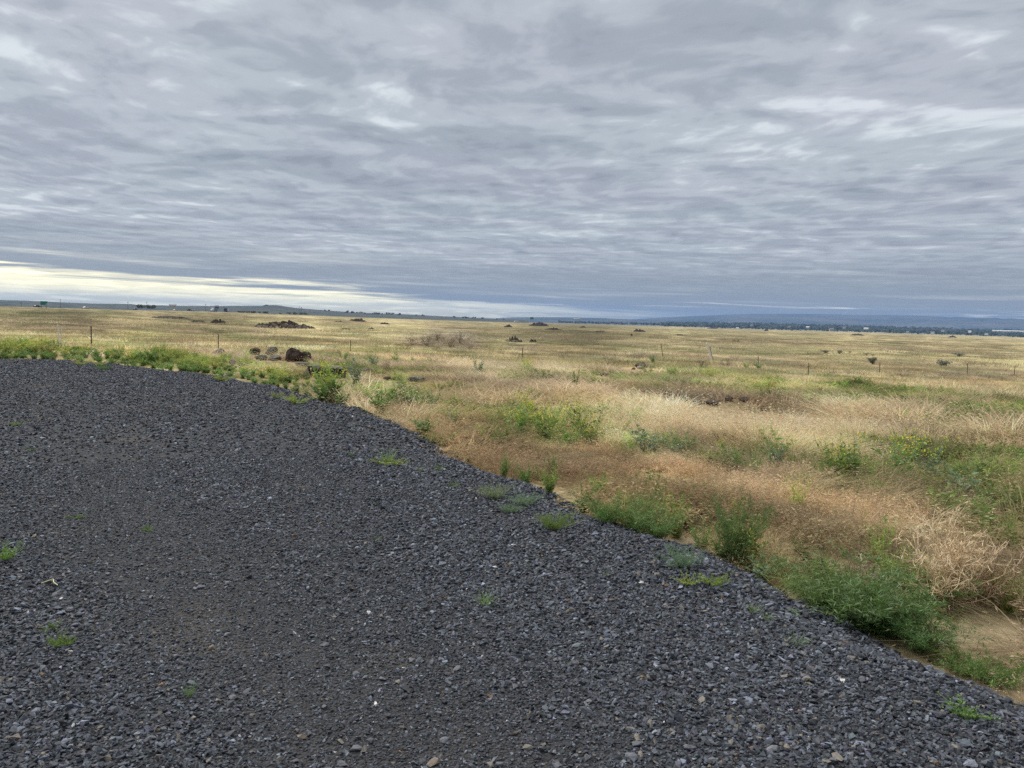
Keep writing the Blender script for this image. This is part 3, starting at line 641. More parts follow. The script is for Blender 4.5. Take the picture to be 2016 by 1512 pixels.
# ------------------------------------------------------------------ scatter: one object, instances on its points
def sources(name, meshes):
    c = D.collections.new(name)
    for i, me in enumerate(meshes):
        o = D.objects.new('%s_%02d' % (name, i), me); c.objects.link(o)
    return c
def scatter(name, coll, P, rot, scl, colr, idx, label=None, parent=None):
    me = new_mesh(name, [tuple(q) for q in np.asarray(P).tolist()], [], (), {'rot': ('FLOAT_VECTOR', rot), 'scl': ('FLOAT_VECTOR', scl),
         'col': ('FLOAT_COLOR', np.concatenate([colr, np.ones((len(colr), 1))], 1)), 'idx': ('INT', idx)})
    o = link(name, me, parent); g = D.node_groups.new(name, 'GeometryNodeTree')
    g.interface.new_socket('Geometry', in_out='INPUT', socket_type='NodeSocketGeometry'); g.interface.new_socket('Geometry', in_out='OUTPUT', socket_type='NodeSocketGeometry')
    N = g.nodes; L = g.links; gi = N.new('NodeGroupInput'); go = N.new('NodeGroupOutput'); ip = N.new('GeometryNodeInstanceOnPoints')
    ci = N.new('GeometryNodeCollectionInfo'); ci.inputs[0].default_value = coll; ci.inputs[1].default_value = True; ci.inputs[2].default_value = True
    def na(nm, typ):
        a = N.new('GeometryNodeInputNamedAttribute'); a.data_type = typ; a.inputs[0].default_value = nm; return a.outputs[0]
    er = N.new('FunctionNodeEulerToRotation'); L.new(na('rot', 'FLOAT_VECTOR'), er.inputs[0])
    L.new(gi.outputs[0], ip.inputs['Points']); L.new(ci.outputs[0], ip.inputs['Instance']); ip.inputs['Pick Instance'].default_value = True
    L.new(na('idx', 'INT'), ip.inputs['Instance Index']); L.new(er.outputs[0], ip.inputs['Rotation']); L.new(na('scl', 'FLOAT_VECTOR'), ip.inputs['Scale'])
    L.new(ip.outputs[0], go.inputs[0])
    md_ = o.modifiers.new('scatter', 'NODES'); md_.node_group = g; o['kind'] = 'stuff'
    if label: o['label'] = label
    return o
def wedge(n, r0, r1, a0=-43, a1=43, power=1.0):
    q = np.radians(rng.uniform(a0, a1, n)); r_ = np.sqrt(rng.uniform(r0 ** 2, r1 ** 2, n)); return np.sin(q) * r_, np.cos(q) * r_

# --- gravel stones: thousands of crushed chips lying on the pad
def chip(seed, flat=.55, long=1.3, npt=13):
    rg = np.random.default_rng(seed); bm = bmesh.new()
    pts = rg.normal(0, 1, (npt, 3)); pts /= np.linalg.norm(pts, axis=1, keepdims=True); pts *= rg.uniform(.75, 1.05, (npt, 1))
    pts *= np.array([long, 1, flat]) * .5
    for q in pts: bm.verts.new(q)
    r_ = bmesh.ops.convex_hull(bm, input=bm.verts)
    bmesh.ops.delete(bm, geom=[v_ for v_ in bm.verts if not v_.link_faces], context='VERTS')
    me = D.meshes.new('chip'); bm.to_mesh(me); bm.free(); return me
CHIPS = [chip(900 + i, flat=random.uniform(.42, .8), long=random.uniform(1.0, 1.55), npt=random.choice([10, 12, 14])) for i in range(14)]
for me in CHIPS: me.materials.append(M_STONE)
chips_coll = sources('gravel_chip', CHIPS)
def stone_cols(n):
    g_ = np.clip(rng.lognormal(math.log(.076), .55, n), .018, .34)[:, None]; c_ = g_ * (np.array([.91, 1.0, 1.19]) * (1 + rng.normal(0, .035, (n, 3))))
    q = rng.uniform(0, 1, n)
    c_[q < .030] = np.array([.20, .175, .14]) * rng.uniform(.6, 1.2, ((q < .030).sum(), 1))
    c_[q < .003] = np.array([.26, .15, .08]) * rng.uniform(.6, 1.1, ((q < .003).sum(), 1))
    c_[q > .9988] = np.array([.62, .60, .56]); return c_
def gravel(n, r0, r1, lo, hi, gain):
    X, Y = wedge(n, r0, r1, -42, 50); s = pad_sd(X, Y); ok = s > -.5; X, Y, s = X[ok], Y[ok], s[ok]
    ru = rut(X, Y); n = len(X)
    size = np.clip(rng.lognormal(math.log(gain), .36, n), lo, hi) * (1 - .42 * ru) * (1 + .25 * sst(-s, -.6, .1))
    drop = rng.uniform(0, 1, n) < sst(-s, -.05, .45) * .92; X, Y, s, size, ru = X[~drop], Y[~drop], s[~drop], size[~drop], ru[~drop]; n = len(X)
    Z = pad_z(X, Y, s) + size * rng.uniform(-.06, .30, n)
    rot = np.stack([rng.normal(0, .38, n), rng.normal(0, .38, n), rng.uniform(0, 6.28, n)], -1)
    scl = size[:, None] * (1 + rng.normal(0, .12, (n, 3)))
    return np.stack([X, Y, Z], -1), rot, scl, stone_cols(n), rng.integers(0, len(CHIPS), n)
parts_ = [gravel(100000, 1.9, 4.6, .007, .044, .0165), gravel(200000, 4.6, 9.0, .011, .044, .0205), gravel(270000, 9.0, 27.0, .019, .055, .034)]
GP = [np.concatenate([q[i] for q in parts_]) for i in range(5)]
scatter('gravel_stones', chips_coll, *GP, label='loose dark grey crushed stones covering the pad')

# --- dry grass of the field
SRC = []
for i in range(5): SRC.append(cheat(10 + i, n=46, h=.34, heads=6).mesh('grass_tuft', M_GRASS))                      # 0-4 rusty cheatgrass, fluffy heads
for i in range(5): SRC.append(cheat(30 + i, n=70, r=.20, h=.58, heads=1, lean=.8, curl=.7, wd=.0056, ldir=0, lsp=.25).mesh('grass_laid', M_GRASS))   # 5-9 long straw laid over by wind
for i in range(4): SRC.append(cheat(50 + i, n=30, r=.12, h=.50, heads=3, lean=.18, curl=.2, wd=.005).mesh('grass_tall', M_GRASS))     # 10-13 upright straw
for i in range(4): SRC.append(mustard(70 + i, ns=6, h=.38, spread=.55, flowers=0, leafn=12)[0].mesh('forb_small', M_GRASS))           # 14-17 green forbs
for i in range(4): SRC.append(patch(90 + i, 1.5, 84, .36, .022).mesh('grass_patch', M_GRASS))                        # 18-21 beyond 35 m
for i in range(4): SRC.append(patch(110 + i, 4.5, 150, .40, .045).mesh('grass_patch_far', M_GRASS))                   # 22-25 beyond 110 m
for i in range(3): SRC.append(tuft(130 + i, n=34, r=.10, h=.16, wd=.004, lean=.4, curl=.5).mesh('grass_low', M_GRASS))  # 26-28 low green grass at the edge
for i in range(5): SRC.append(cheat(140 + i, n=34, r=.22, h=.56, heads=1, lean=.75, curl=.6, wd=.013, ldir=0, lsp=.3).mesh('grass_laid_mid', M_GRASS))    # 29-33 seen from 14 m on
for i in range(4): SRC.append(cheat(150 + i, n=30, r=.18, h=.40, heads=3, lean=.3, curl=.35, wd=.011).mesh('grass_mid', M_GRASS))      # 34-37
grass_coll = sources('grass', SRC)
# ================================================================== THINGS
CLEAR = []      # (x, y, half width, length of the strip kept low in front)
def clear(x, y, r_, h_, hard=1):
    d_ = math.hypot(x, y); CLEAR.append((x, y, r_ * (1 if hard else .7), min(max(.3, (.38 - (.2 if hard else .5) * h_) * d_ / (CAM_Z - gz(x, y))), 40.0), hard))
def empty(name, x, y, z, label, cat, group=None, rz=0.0):
    o = D.objects.new(name, None); COL.objects.link(o); o.location = (x, y, z); o.rotation_euler = (0, 0, rz)
    o.empty_display_size = .2; return tag(o, label, cat, group)
def rock_mesh(seed, sx, sy, sz, mat, ang=.5, sub=3, cut=0.0):
    """a boulder: a hull of facets, rounded a little and roughened"""
    rg = np.random.default_rng(seed); bm = bmesh.new()
    pts = rg.normal(0, 1, (26, 3)); pts /= np.linalg.norm(pts, axis=1, keepdims=True); pts *= rg.uniform(.86, 1.05, (26, 1))
    for q in pts: bm.verts.new(q)
    bmesh.ops.convex_hull(bm, input=bm.verts)
    bmesh.ops.delete(bm, geom=[v_ for v_ in bm.verts if not v_.link_faces], context='VERTS')
    bmesh.ops.subdivide_edges(bm, edges=bm.edges, cuts=1, use_grid_fill=True)
    for _ in range(sub - 1): bmesh.ops.subdivide_edges(bm, edges=bm.edges, cuts=1, use_grid_fill=True)
    bmesh.ops.smooth_vert(bm, verts=bm.verts, factor=ang, use_axis_x=True, use_axis_y=True, use_axis_z=True)
    co = np.array([v_.co[:] for v_ in bm.verts]); r_ = np.linalg.norm(co, axis=1)
    nz = (fbm(co[:, 0] * 3 + seed, co[:, 1] * 3 + co[:, 2] * 2.1, .9, seed, 4) - .5) * .22 + (fbm(co[:, 1] * 6 - seed, co[:, 2] * 6 + co[:, 0], .7, seed + 5, 3) - .5) * .10
    co = co * (1 + nz / np.maximum(r_, .1))[:, None]
    if cut: co[:, 2] = np.minimum(co[:, 2], cut + .06 * (fbm(co[:, 0] * 4, co[:, 1] * 4, 1, seed + 9, 3) - .5))
    co *= np.array([sx, sy, sz]) * .5
    for v_, q in zip(bm.verts, co): v_.co = q
    me = D.meshes.new('rock'); bm.to_mesh(me); bm.free(); me.materials.append(mat)
    me.polygons.foreach_set('use_smooth', [True] * len(me.polygons)); return me
def px_m(px, py):                    # ground point of a photo point and metres per photo pixel there
    x, y = at(px, py); d = math.sqrt(x * x + y * y + 2.5); return x, y, d / FOC
def rock(name, px, py, wpx, hpx, mat, label, cat='rock', group=None, seed=1, cut=0, depth=.85, sub=3, sink=.12, rz=0.0):
    x, y, s = px_m(px, py); wd, ht = wpx * s, hpx * s; clear(x, y, wd * .62, ht)
    me = rock_mesh(seed, wd * 1.06, wd * depth, ht * (1 + sink) * (1.0 if not cut else 1.35), mat, sub=sub, cut=cut)
    z0 = min(q.co.z for q in me.vertices)
    o = link(name, me, None, (x, y, gz(x, y) - z0 - ht * sink), (0, 0, rz)); return tag(o, label, cat, group)
RG = 'rocks piled at the edge of the gravel'
rock('boulder', 577, 713, 31, 31, M_BASALT, 'larger rounded dark brown boulder with a cracked top, left of the pair', 'boulder', RG, 3, depth=.9)
rock('boulder', 600, 713, 26, 25, M_BASALT, 'slightly smaller dark brown boulder, right of the pair', 'boulder', RG, 6, depth=.95)
rock('rock', 431, 700, 22, 14, M_BASALTG, 'blue grey rock standing alone, leftmost of the rock row', 'rock', RG, 12)
rock('rock', 502, 699, 20, 15, M_BASALT, 'small brown rock behind the yellow flowers', 'rock', RG, 15)
rock('rock', 536, 700, 25, 16, M_BASALTG, 'flat topped grey brown rock with pale lichen', 'rock', RG, 19, cut=.55)
rock('rock', 556, 706, 15, 13, M_BASALT, 'smallest brown rock touching the left boulder', 'rock', RG, 23)
rock('rock', 514, 710, 24, 13, M_BASALTG, 'low grey rock half sunk in the yellow mustard', 'rock', RG, 27)
rock('rock', 541, 710, 30, 11, M_BASALTG, 'long flat grey green rock in front of the rock row', 'rock', RG, 31)
rock('rock', 458, 720, 13, 13, M_PINK, 'pinkish white rock on the green verge', 'rock', RG, 35)
rock('rock', 596, 722, 34, 9, M_BASALTG, 'low grey slab in front of the two brown boulders', 'rock', RG, 39, cut=.4)
rock('rock', 683, 734, 26, 12, M_BASALT, 'dark brown broken rock at the right end of the columnar ledge', 'rock', RG, 41)
rock('rock', 728, 733, 30, 9, M_BASALTG, 'low grey lichen covered rock right of the ledge', 'rock', RG, 43)
rock('rock', 822, 752, 42, 10, M_BASALTG, 'pale lichen crusted flat rock lying in dry grass', 'rock', RG, 47, cut=.5)
rock('rock', 770, 748, 34, 9, M_BASALT, 'brown flat rock among dry stalks left of the pale flat rock', 'rock', RG, 49)

# columnar basalt ledge: a flat lichened slab on upright columns
lx, ly, ls = px_m(642, 742); lz = gz(lx, ly); clear(lx, ly, 33 * ls, .5, 1)
ledge = empty('rock_ledge', lx, ly, lz - .1, 'dark columnar rock ledge with a flat grey top', 'rock', RG)
lw = 78 * ls; ncol = 9
for i in range(ncol):
    cw = lw / ncol * random.uniform(.8, 1.1); hh = 21 * ls * random.uniform(.75, 1.0) + .1
    me = rock_mesh(300 + i, cw * 1.1, .42, hh * 1.25, random.choice([M_LAVA, M_BASALTG, M_BASALT]), ang=.3, sub=2)
    link('column', me, ledge, (-lw / 2 + (i + .5) * lw / ncol, random.uniform(-.06, .06), hh * .5), (random.uniform(-.05, .05), random.uniform(-.10, .10), 0))
me = rock_mesh(330, lw * 1.02, .62, .16, M_BASALTG, ang=.3, sub=3); link('top_slab', me, ledge, (0, .06, 21 * ls + .05), (.05, 0.03, 0))

# dark rocks out in the near field
FG = 'dark rocks lying in the dry grass field'
rock('rock', 1263, 724, 27, 13, M_LAVA, 'black and white rock with a notch, among green plants below the leaning post', 'rock', FG, 51)
rock('rock', 1276, 726, 14, 9, M_LAVA, 'small black rock touching the right side of the black and white rock', 'rock', FG, 52)
rock('rock', 1247, 728, 10, 5, M_LAVA, 'tiny dark stone left of the black and white rock', 'rock', FG, 53)
rock('rock', 1261, 727, 16, 8, M_PINK, 'white stone under the black rock near the leaning posts', 'rock', FG, 54)
rock('rock', 1434, 789, 17, 13, M_LAVA, 'rounded dark lava rock on the bare mound, left of two', 'rock', FG, 55)
rock('rock', 1464, 791, 22, 9, M_LAVA, 'low dark lava rock on the bare mound, right of two', 'rock', FG, 56)
rock('rock', 1400, 798, 30, 10, M_LAVA, 'broken dark lava rubble at the left of the bare mound', 'rock', FG, 57)
rock('rock', 1372, 794, 22, 9, M_BASALTG, 'grey lava lump at the far left of the bare mound', 'rock', FG, 58)
rock('rock', 1500, 806, 30, 5, M_LAVA, 'thin dark rock shelf trailing right from the bare mound', 'rock', FG, 59)
rock('rock', 1868, 838, 34, 14, M_LAVA, 'dark rock half hidden in green plants at the right of the field', 'rock', FG, 60)
rock('rock', 1190, 742, 26, 8, M_BASALT, 'low brown rock in dry grass left of the green mound', 'rock', FG, 61)
rock('rock', 1715, 812, 10, 4, M_BASALTG, 'tiny grey stone alone in pale straw', 'rock', FG, 62)
rock('rock', 1243, 662, 5, 5, M_LAVA, 'single black rock on the plain behind the leaning post', 'rock', FG, 63)

# lava outcrops of the plain: ridges of broken blocks (x0, x1, top, base)
def outcrop(x0, x1, yt, yb, label, seed, nblk=None, grass=0):
    """one welded mass of lava blocks along a low pressure ridge"""
    rg = np.random.default_rng(seed); cx = (x0 + x1) / 2; x, y, s = px_m(cx, yb); clear(x, y, (x1 - x0) * s * .5, (yb - yt) * s)
    wd = (x1 - x0) * s; ht = max((yb - yt) * s * .85, .3); az_ = math.atan2(x, y)
    nx_, ny_ = int(np.clip((x1 - x0) * 1.1, 18, 90)), 22; dp = max(wd * .38, ht * 2.0)
    U, Vv = np.meshgrid(np.linspace(-.5, .5, nx_), np.linspace(-.5, .5, ny_)); bs = max(ht * .9, wd / 26)      # size of a block
    cxs = rg.uniform(-.55, .55, 70) * wd; cys = rg.uniform(-.55, .55, 70) * dp; ch = rg.uniform(.55, 1.0, 70); tl = rg.normal(0, .22, (70, 2))
    XX, YY = U * wd, Vv * dp
    dd = (XX[..., None] - cxs) ** 2 + (YY[..., None] - cys) ** 2; kk = dd.argmin(-1); d2 = np.sort(dd, -1); crack = np.sqrt(d2[..., 1]) - np.sqrt(d2[..., 0])
    env = np.clip(1 - (2 * np.abs(U)) ** 2.4, 0, 1) * np.clip(1 - (2 * np.abs(Vv)) ** 2, 0, 1) ** .6 * (.72 + .45 * fbm(U * 5 + seed, np.zeros_like(U), 1.0, seed, 3))
    ZZ = ht * 1.35 * env * (ch[kk] + tl[kk, 0] * (XX - cxs[kk]) / bs * .3 + tl[kk, 1] * (YY - cys[kk]) / bs * .3).clip(.1, 1.2) * sst(crack, -.1 * bs, .22 * bs) - .12 * ht
    XX = XX + rg.normal(0, .12 * wd / nx_, XX.shape); V_ = np.stack([XX, YY, ZZ], -1).reshape(-1, 3)
    i_, j_ = np.meshgrid(np.arange(ny_ - 1), np.arange(nx_ - 1), indexing='ij'); k_ = (i_ * nx_ + j_).ravel()
    me = grid_mesh('lava_outcrop', V_, np.stack([k_, k_ + 1, k_ + nx_ + 1, k_ + nx_], -1), M_LAVA, smooth=False)
    o = link('lava_outcrop', me, None, (x, y, gz(x, y)), (0, 0, -az_)); return tag(o, label, 'rock outcrop', 'lava outcrops on the plain')
OUT = [(500, 618, 631, 646, 'broadest dark lava ridge on the left plain'), (505, 517, 635, 641, 'small dark lump at the left foot of the broadest lava ridge'), (590, 622, 639, 646.5, 'low dark block at the right foot of the broadest lava ridge'),
 (295, 372, 622, 627, 'thin dark rock shelf left of the broadest ridge, its far line'), (372, 410, 630, 635, 'dark broken shelf between the thin far shelf and the reddish knobs'), (413, 446, 628, 637, 'cluster of dark reddish knobs on the left plain'),
 (685, 722, 626, 632.5, 'distant low dark hump right of the broadest ridge'), (652, 682, 631, 634.5, 'thin dark rock line below the distant low hump'), (747, 768, 634, 638.5, 'small dark outcrop in pale grass right of the hump'),
 (670, 690, 645, 649, 'thin dark ledge in grass behind the green weeds'), (723, 738, 644, 649, 'small black knob on tan grass left of the brushy mound'), (990, 1010, 638, 644, 'small twin peaked dark outcrop in the middle plain'),
 (1038, 1082, 633, 642, 'black lava outcrop below the green sign in the middle plain'), (1070, 1110, 644, 650, 'thin dark ledge sloping right of the black outcrop'), (992, 1030, 660, 674, 'jagged dark outcrop with grass, nearest in the middle plain'),
 (1040, 1058, 666, 674, 'single rounded lava block right of the jagged outcrop'), (1246, 1272, 645, 653, 'black wedge shaped outcrop right of centre'), (1328, 1350, 657, 661, 'very low brown rock line right of the wedge outcrop'),
 (1392, 1414, 643, 647, 'far reddish rock line just under the tree belt'), (1440, 1458, 668, 672.5, 'flat dark rock on the right plain'), (1504, 1513, 647, 651.5, 'dark speck of rock near the far edge of the right plain'),
 (1676, 1700, 657, 660, 'low far brown rock rise on the right plain, left of two'), (1868, 1882, 661, 664.5, 'low far brown rock rise on the right plain, right of two'), (1140, 1154, 641, 645, 'thin far ledge between the black and the wedge outcrops'), (1165, 1200, 651, 655, 'low brown rubble line in the middle of the plain')]
for i, (x0, x1, yt, yb, lb) in enumerate(OUT): outcrop(x0, x1, yt, yb, lb, 400 + i)

# ------------------------------------------------------------------ plants that stand out
def col_of(k, j=.1):
    c_ = PAL[k] * np.exp(np.random.default_rng(abs(hash(k)) % 99).normal(0, 0)) if k in PAL else np.array(k); 
    return tuple(np.clip(c_ * (1 + rng.normal(0, j, 3) * .5) * (1 + rng.normal(0, j)), 0.01, .9)) + (1.0,)
GREENS = dict(deep=np.array((.12, .205, .055)), mid=np.array((.165, .255, .07)), bright=np.array((.22, .33, .085)), sage=np.array((.22, .28, .16)), yellow=np.array((.31, .36, .10)))
def gcol_(k): 
    c_ = GREENS[k] * np.exp(rng.normal(0, .12)) * (1 + rng.normal(0, .05, 3)); return tuple(c_) + (1.0,)
PM = dict(
 mustard=[mustard(500 + i, ns=13, h=.55, spread=.65, leafn=18, flowers=.95) for i in range(4)], leafy=[mustard(520 + i, ns=14, h=.50, spread=.8, leaf=1.05, flowers=.08, leafn=26) for i in range(4)],
 verge=[mustard(620 + i, ns=16, h=.5, spread=.6, leaf=1.0, flowers=.75, leafn=24) for i in range(3)], vergeleaf=[mustard(630 + i, ns=15, h=.5, spread=.8, leaf=1.2, flowers=0, leafn=34)[0] for i in range(3)], feather=[feathery(540 + i, ns=44, side=10, perside=11) for i in range(3)], mat=[feathery(560 + i, ns=44, h=.16, spread=2.2, ln=.03, side=8, perside=10) for i in range(3)],
 rosette=[mustard(580 + i, ns=16, h=.10, spread=1.9, leaf=.48, flowers=0, leafn=12)[0] for i in range(4)], tuft=[tuft(600 + i) for i in range(3)])
PMM = {}
for k_, lst in PM.items():
    PMM[k_] = []
    for q in lst:
        if isinstance(q, tuple): PMM[k_].append((q[0].mesh('foliage', M_LEAF), q[1].mesh('blossoms', M_FLOWER) if q[1].V else None))
        else: PMM[k_].append((q.mesh('foliage', M_LEAF), None))
SIZE = {}
for k_, lst in PM.items():
    vv = np.concatenate(lst[0][0].V if isinstance(lst[0], tuple) else lst[0].V); SIZE[k_] = (2 * np.percentile(np.hypot(vv[:, 0], vv[:, 1]), 90), np.percentile(vv[:, 2], 95))
NAME = dict(verge='mustard_plant', vergeleaf='leafy_weed', mustard='mustard_plant', leafy='leafy_weed', feather='feathery_weed', mat='mat_weed', rosette='rosette_weed', tuft='grass_tuft')
CAT = dict(verge='flowering weed', vergeleaf='weed', mustard='flowering weed', leafy='weed', feather='weed', mat='weed', rosette='weed', tuft='grass tuft')
def plant(kind, x, y, z, wd, ht, green, label, group, var=None):
    fm, flm = PMM[kind][rng.integers(len(PMM[kind])) if var is None else var]
    sx, sz = SIZE[kind]; sc = (wd / sx, wd / sx * rng.uniform(.85, 1.15), ht / sz)
    name = NAME[kind]
    if flm is None:
        o = link(name, fm, None, (x, y, z - .01), (0, 0, rng.uniform(0, 6.28)), sc)
        o.color = gcol_(green); return tag(o, label, CAT[kind], group)
    e_ = empty(name, x, y, z - .01, label, CAT[kind], group, rng.uniform(0, 6.28)); e_.scale = sc
    f = link('foliage', fm, e_); f.color = gcol_(green); link('blossoms', flm, e_); return e_
def plant_px(kind, px, py, wpx, hpx, green, label, group, on_pad=False):
    if on_pad:
        x, y = at_pad(px, py); s = math.hypot(math.hypot(x, y), CAM_Z) / FOC
        z = float(pad_z(np.array([x]), np.array([y]), pad_sd(np.array([x]), np.array([y])))[0])
    else: x, y, s = px_m(px, py); z = gz(x, y); clear(x, y, wpx * s * .42, hpx * s, 1 if kind.startswith('verge') else 0)
    sd_ = float(pad_sd(np.array([x]), np.array([y]))[0])
    if not on_pad and sd_ > -.45: z = max(z, float(pad_z(np.array([x]), np.array([y]), np.array([sd_]))[0]))
    return plant(kind, x, y, z, wpx * s, hpx * s, green, label, group)
GW = 'small weeds growing in the gravel'
for a_ in [
 ('tuft', 762, 920, 42, 30, 'bright', 'bright lime grass tuft alone on the gravel, left of the feathery mats'), ('rosette', 762, 922, 84, 14, 'yellow', 'flat lime leaves spreading under the bright lime tuft'),
 ('mat', 975, 985, 70, 24, 'sage', 'blue green mat weed, upper left of the three mats on the gravel edge'), ('mat', 1035, 998, 66, 20, 'sage', 'blue green mat weed, right of the three mats on the gravel edge'), ('mat', 1003, 1014, 44, 16, 'sage', 'smaller blue green mat weed, lowest of the three mats'),
 ('mat', 1090, 1052, 76, 30, 'mid', 'rounded green mat weed alone on the gravel below the three mats'), ('mat', 1345, 1130, 90, 34, 'sage', 'blue green mat weed on the gravel slope beside the edge plants'),
 ('rosette', 1352, 1163, 56, 20, 'yellow', 'small leafy weed below the blue green slope mat, left of two'), ('rosette', 1402, 1165, 64, 24, 'yellow', 'small leafy weed below the blue green slope mat, right of two'),
 ('tuft', 955, 1200, 46, 26, 'mid', 'green sprig alone in the middle of the gravel'), ('tuft', 1482, 1216, 34, 18, 'mid', 'small green sprig on the right gravel slope, upper of two'), ('tuft', 1508, 1232, 26, 16, 'bright', 'pale green sprig on the right gravel slope, lower of two'),
 ('tuft', 1565, 1280, 50, 18, 'mid', 'thin green sprig nearest the big feathery bush on the gravel'), ('tuft', 373, 1372, 28, 26, 'bright', 'green sprig beside an orange stone in the near gravel'), ('rosette', 98, 1245, 34, 14, 'mid', 'small green weed in the left gravel, upper of two'),
 ('rosette', 120, 1278, 52, 26, 'mid', 'spiky green weed in the left gravel, lower of two'), ('rosette', 8, 1110, 54, 26, 'mid', 'green weed cut by the left edge of the picture'), ('rosette', 586, 797, 54, 18, 'yellow', 'lime leafy weed on the gravel left of the big round bush'),
 ('rosette', 545, 787, 26, 12, 'yellow', 'small lime weed left of the lime leafy weed'), ('rosette', 440, 752, 42, 14, 'yellow', 'lime weed on the gravel in front of the left verge'), ('tuft', 862, 934, 26, 12, 'mid', 'faint green sprig right of the bright lime tuft, right of two'),
 ('tuft', 828, 936, 20, 10, 'mid', 'faint green sprig right of the bright lime tuft, left of two'), ('tuft', 893, 966, 26, 12, 'mid', 'small green sprig above the middle gravel'), ('rosette', 150, 1024, 30, 8, 'mid', 'flat weed in the worn track, left of two'),
 ('rosette', 292, 1046, 28, 10, 'mid', 'flat weed in the worn track, right of two'), ('tuft', 745, 1068, 22, 10, 'mid', 'tiny sprig in the middle gravel left of the mat weed'), ('tuft', 1192, 1142, 20, 10, 'bright', 'tiny bright sprig below the round mat weed'),
 ('tuft', 1036, 1122, 18, 8, 'mid', 'tiny sprig left of the tiny bright sprig'), ('rosette', 1900, 1424, 74, 24, 'mid', 'flat green weed in the gravel at the lower right'), ('rosette', 690, 905, 18, 8, 'mid', 'tiny weed left of the bright lime tuft'),
 ('rosette', 160, 720, 34, 10, 'yellow', 'yellow green leaves creeping over the far gravel edge, left of two'), ('rosette', 196, 722, 30, 9, 'yellow', 'yellow green leaves creeping over the far gravel edge, right of two'), ('mat', 205, 730, 30, 7, 'mid', 'dull green mat on the far gravel below the verge'),
 ('rosette', 60, 888, 22, 6, 'mid', 'faint weed on the left gravel near the picture edge'), ('rosette', 30, 842, 26, 7, 'mid', 'faint weed on the far left gravel')]:
    plant_px(*a_, GW, True)
EB = 'green plants along the gravel edge'
for a_ in [
 ('vergeleaf', 654, 800, 58, 66, 'mid', 'big rich green leafy bush at the bend of the gravel edge'), ('verge', 650, 800, 66, 92, 'yellow', 'tall yellow flowering mustard growing through the big dark bush'), ('vergeleaf', 672, 808, 40, 34, 'mid', 'low dark leaves at the right foot of the big bush'), ('vergeleaf', 636, 806, 40, 40, 'mid', 'low dark leaves at the left foot of the big bush'),
 ('vergeleaf', 752, 818, 58, 54, 'mid', 'second rich green bush right of a tan grass gap'), ('vergeleaf', 764, 812, 46, 56, 'mid', 'mid green stems behind the second dark bush'),
 ('vergeleaf', 780, 826, 40, 20, 'mid', 'low green leaves right of the second dark bush'), ('vergeleaf', 835, 868, 52, 40, 'mid', 'dark green weed hanging over the gravel below the pale seed heads'), ('mustard', 895, 852, 56, 60, 'sage', 'loose sage green mustard with few yellow flowers by the rusty grass'),
 ('mat', 875, 880, 70, 26, 'yellow', 'yellow green low weed on the gravel edge left of the rusty grass'), ('leafy', 990, 945, 36, 60, 'mid', 'narrow green weed at the edge of the rusty grass, left of two'), ('mat', 920, 905, 50, 16, 'deep', 'dark low mat under the rusty grass'),
 ('leafy', 1035, 965, 50, 56, 'mid', 'narrow green weed at the edge of the rusty grass, right of two'), ('leafy', 1080, 990, 60, 64, 'yellow', 'yellow green leafy weed on the corner of the gravel edge'), ('leafy', 1150, 1010, 64, 70, 'mid', 'tall thin green weed above the edge mats'),
 ('mat', 1195, 1062, 90, 38, 'deep', 'dark feathery mat on the gravel edge left of the sand'), ('feather', 1245, 1075, 110, 60, 'mid', 'feathery green weed on the gravel edge left of the sand'), ('feather', 1290, 1088, 86, 54, 'mid', 'feathery green weed touching the pale sand'),
 ('leafy', 1380, 1098, 70, 60, 'mid', 'leafy weed right of the pale sand'), ('feather', 1440, 1125, 100, 110, 'mid', 'tall feathery weed, left of the pair before the rusty tussock'), ('leafy', 1470, 1128, 90, 120, 'yellow', 'tall leafy weed, right of the pair before the rusty tussock'),
 ('leafy', 1500, 1150, 90, 66, 'sage', 'pale leaved weed on the edge between the tall weeds and the big bush'), ('leafy', 1420, 1120, 60, 50, 'deep', 'dark low leaves under the tall feathery weed'),
 ('feather', 1600, 1195, 150, 66, 'mid', 'left end of the big feathery green bush on the gravel edge'), ('feather', 1680, 1225, 200, 92, 'deep', 'big dense feathery green bush on the gravel edge'), ('feather', 1760, 1255, 160, 84, 'deep', 'dark feathery bush between the biggest bush and the sand'),
 ('feather', 1810, 1285, 110, 62, 'deep', 'right end of the feathery bush row above the gravel'), ('feather', 1640, 1210, 120, 54, 'mid', 'low feathery plant in front of the big bush'), ('feather', 1720, 1245, 130, 52, 'deep', 'low dark feathery plant at the foot of the big bush'),
 ('mat', 1960, 1350, 130, 40, 'mid', 'low green mat on the gravel edge below the bare sand'), ('mat', 1890, 1325, 90, 30, 'mid', 'small green mat on the gravel edge left of the low mat'), ('feather', 1840, 1190, 120, 60, 'mid', 'feathery green plant in front of the dry tumbleweed'), ('feather', 1760, 1150, 90, 60, 'yellow', 'yellow green plant at the left foot of the dry tumbleweed'),
 ('leafy', 1985, 1210, 60, 90, 'yellow', 'leafy plant right of the dry tumbleweed near the picture edge'), ('leafy', 1730, 1110, 70, 90, 'yellow', 'upright yellow green plant left of the dry tumbleweed'),
 ('leafy', 1330, 1060, 70, 90, 'yellow', 'upright yellow green weed before the rusty grass above the sand'), ('leafy', 1260, 1040, 50, 60, 'mid', 'upright green weed left of the sand in the rusty grass')]:
    plant_px(*a_, EB)
FB = 'green and yellow plants standing out in the dry field'
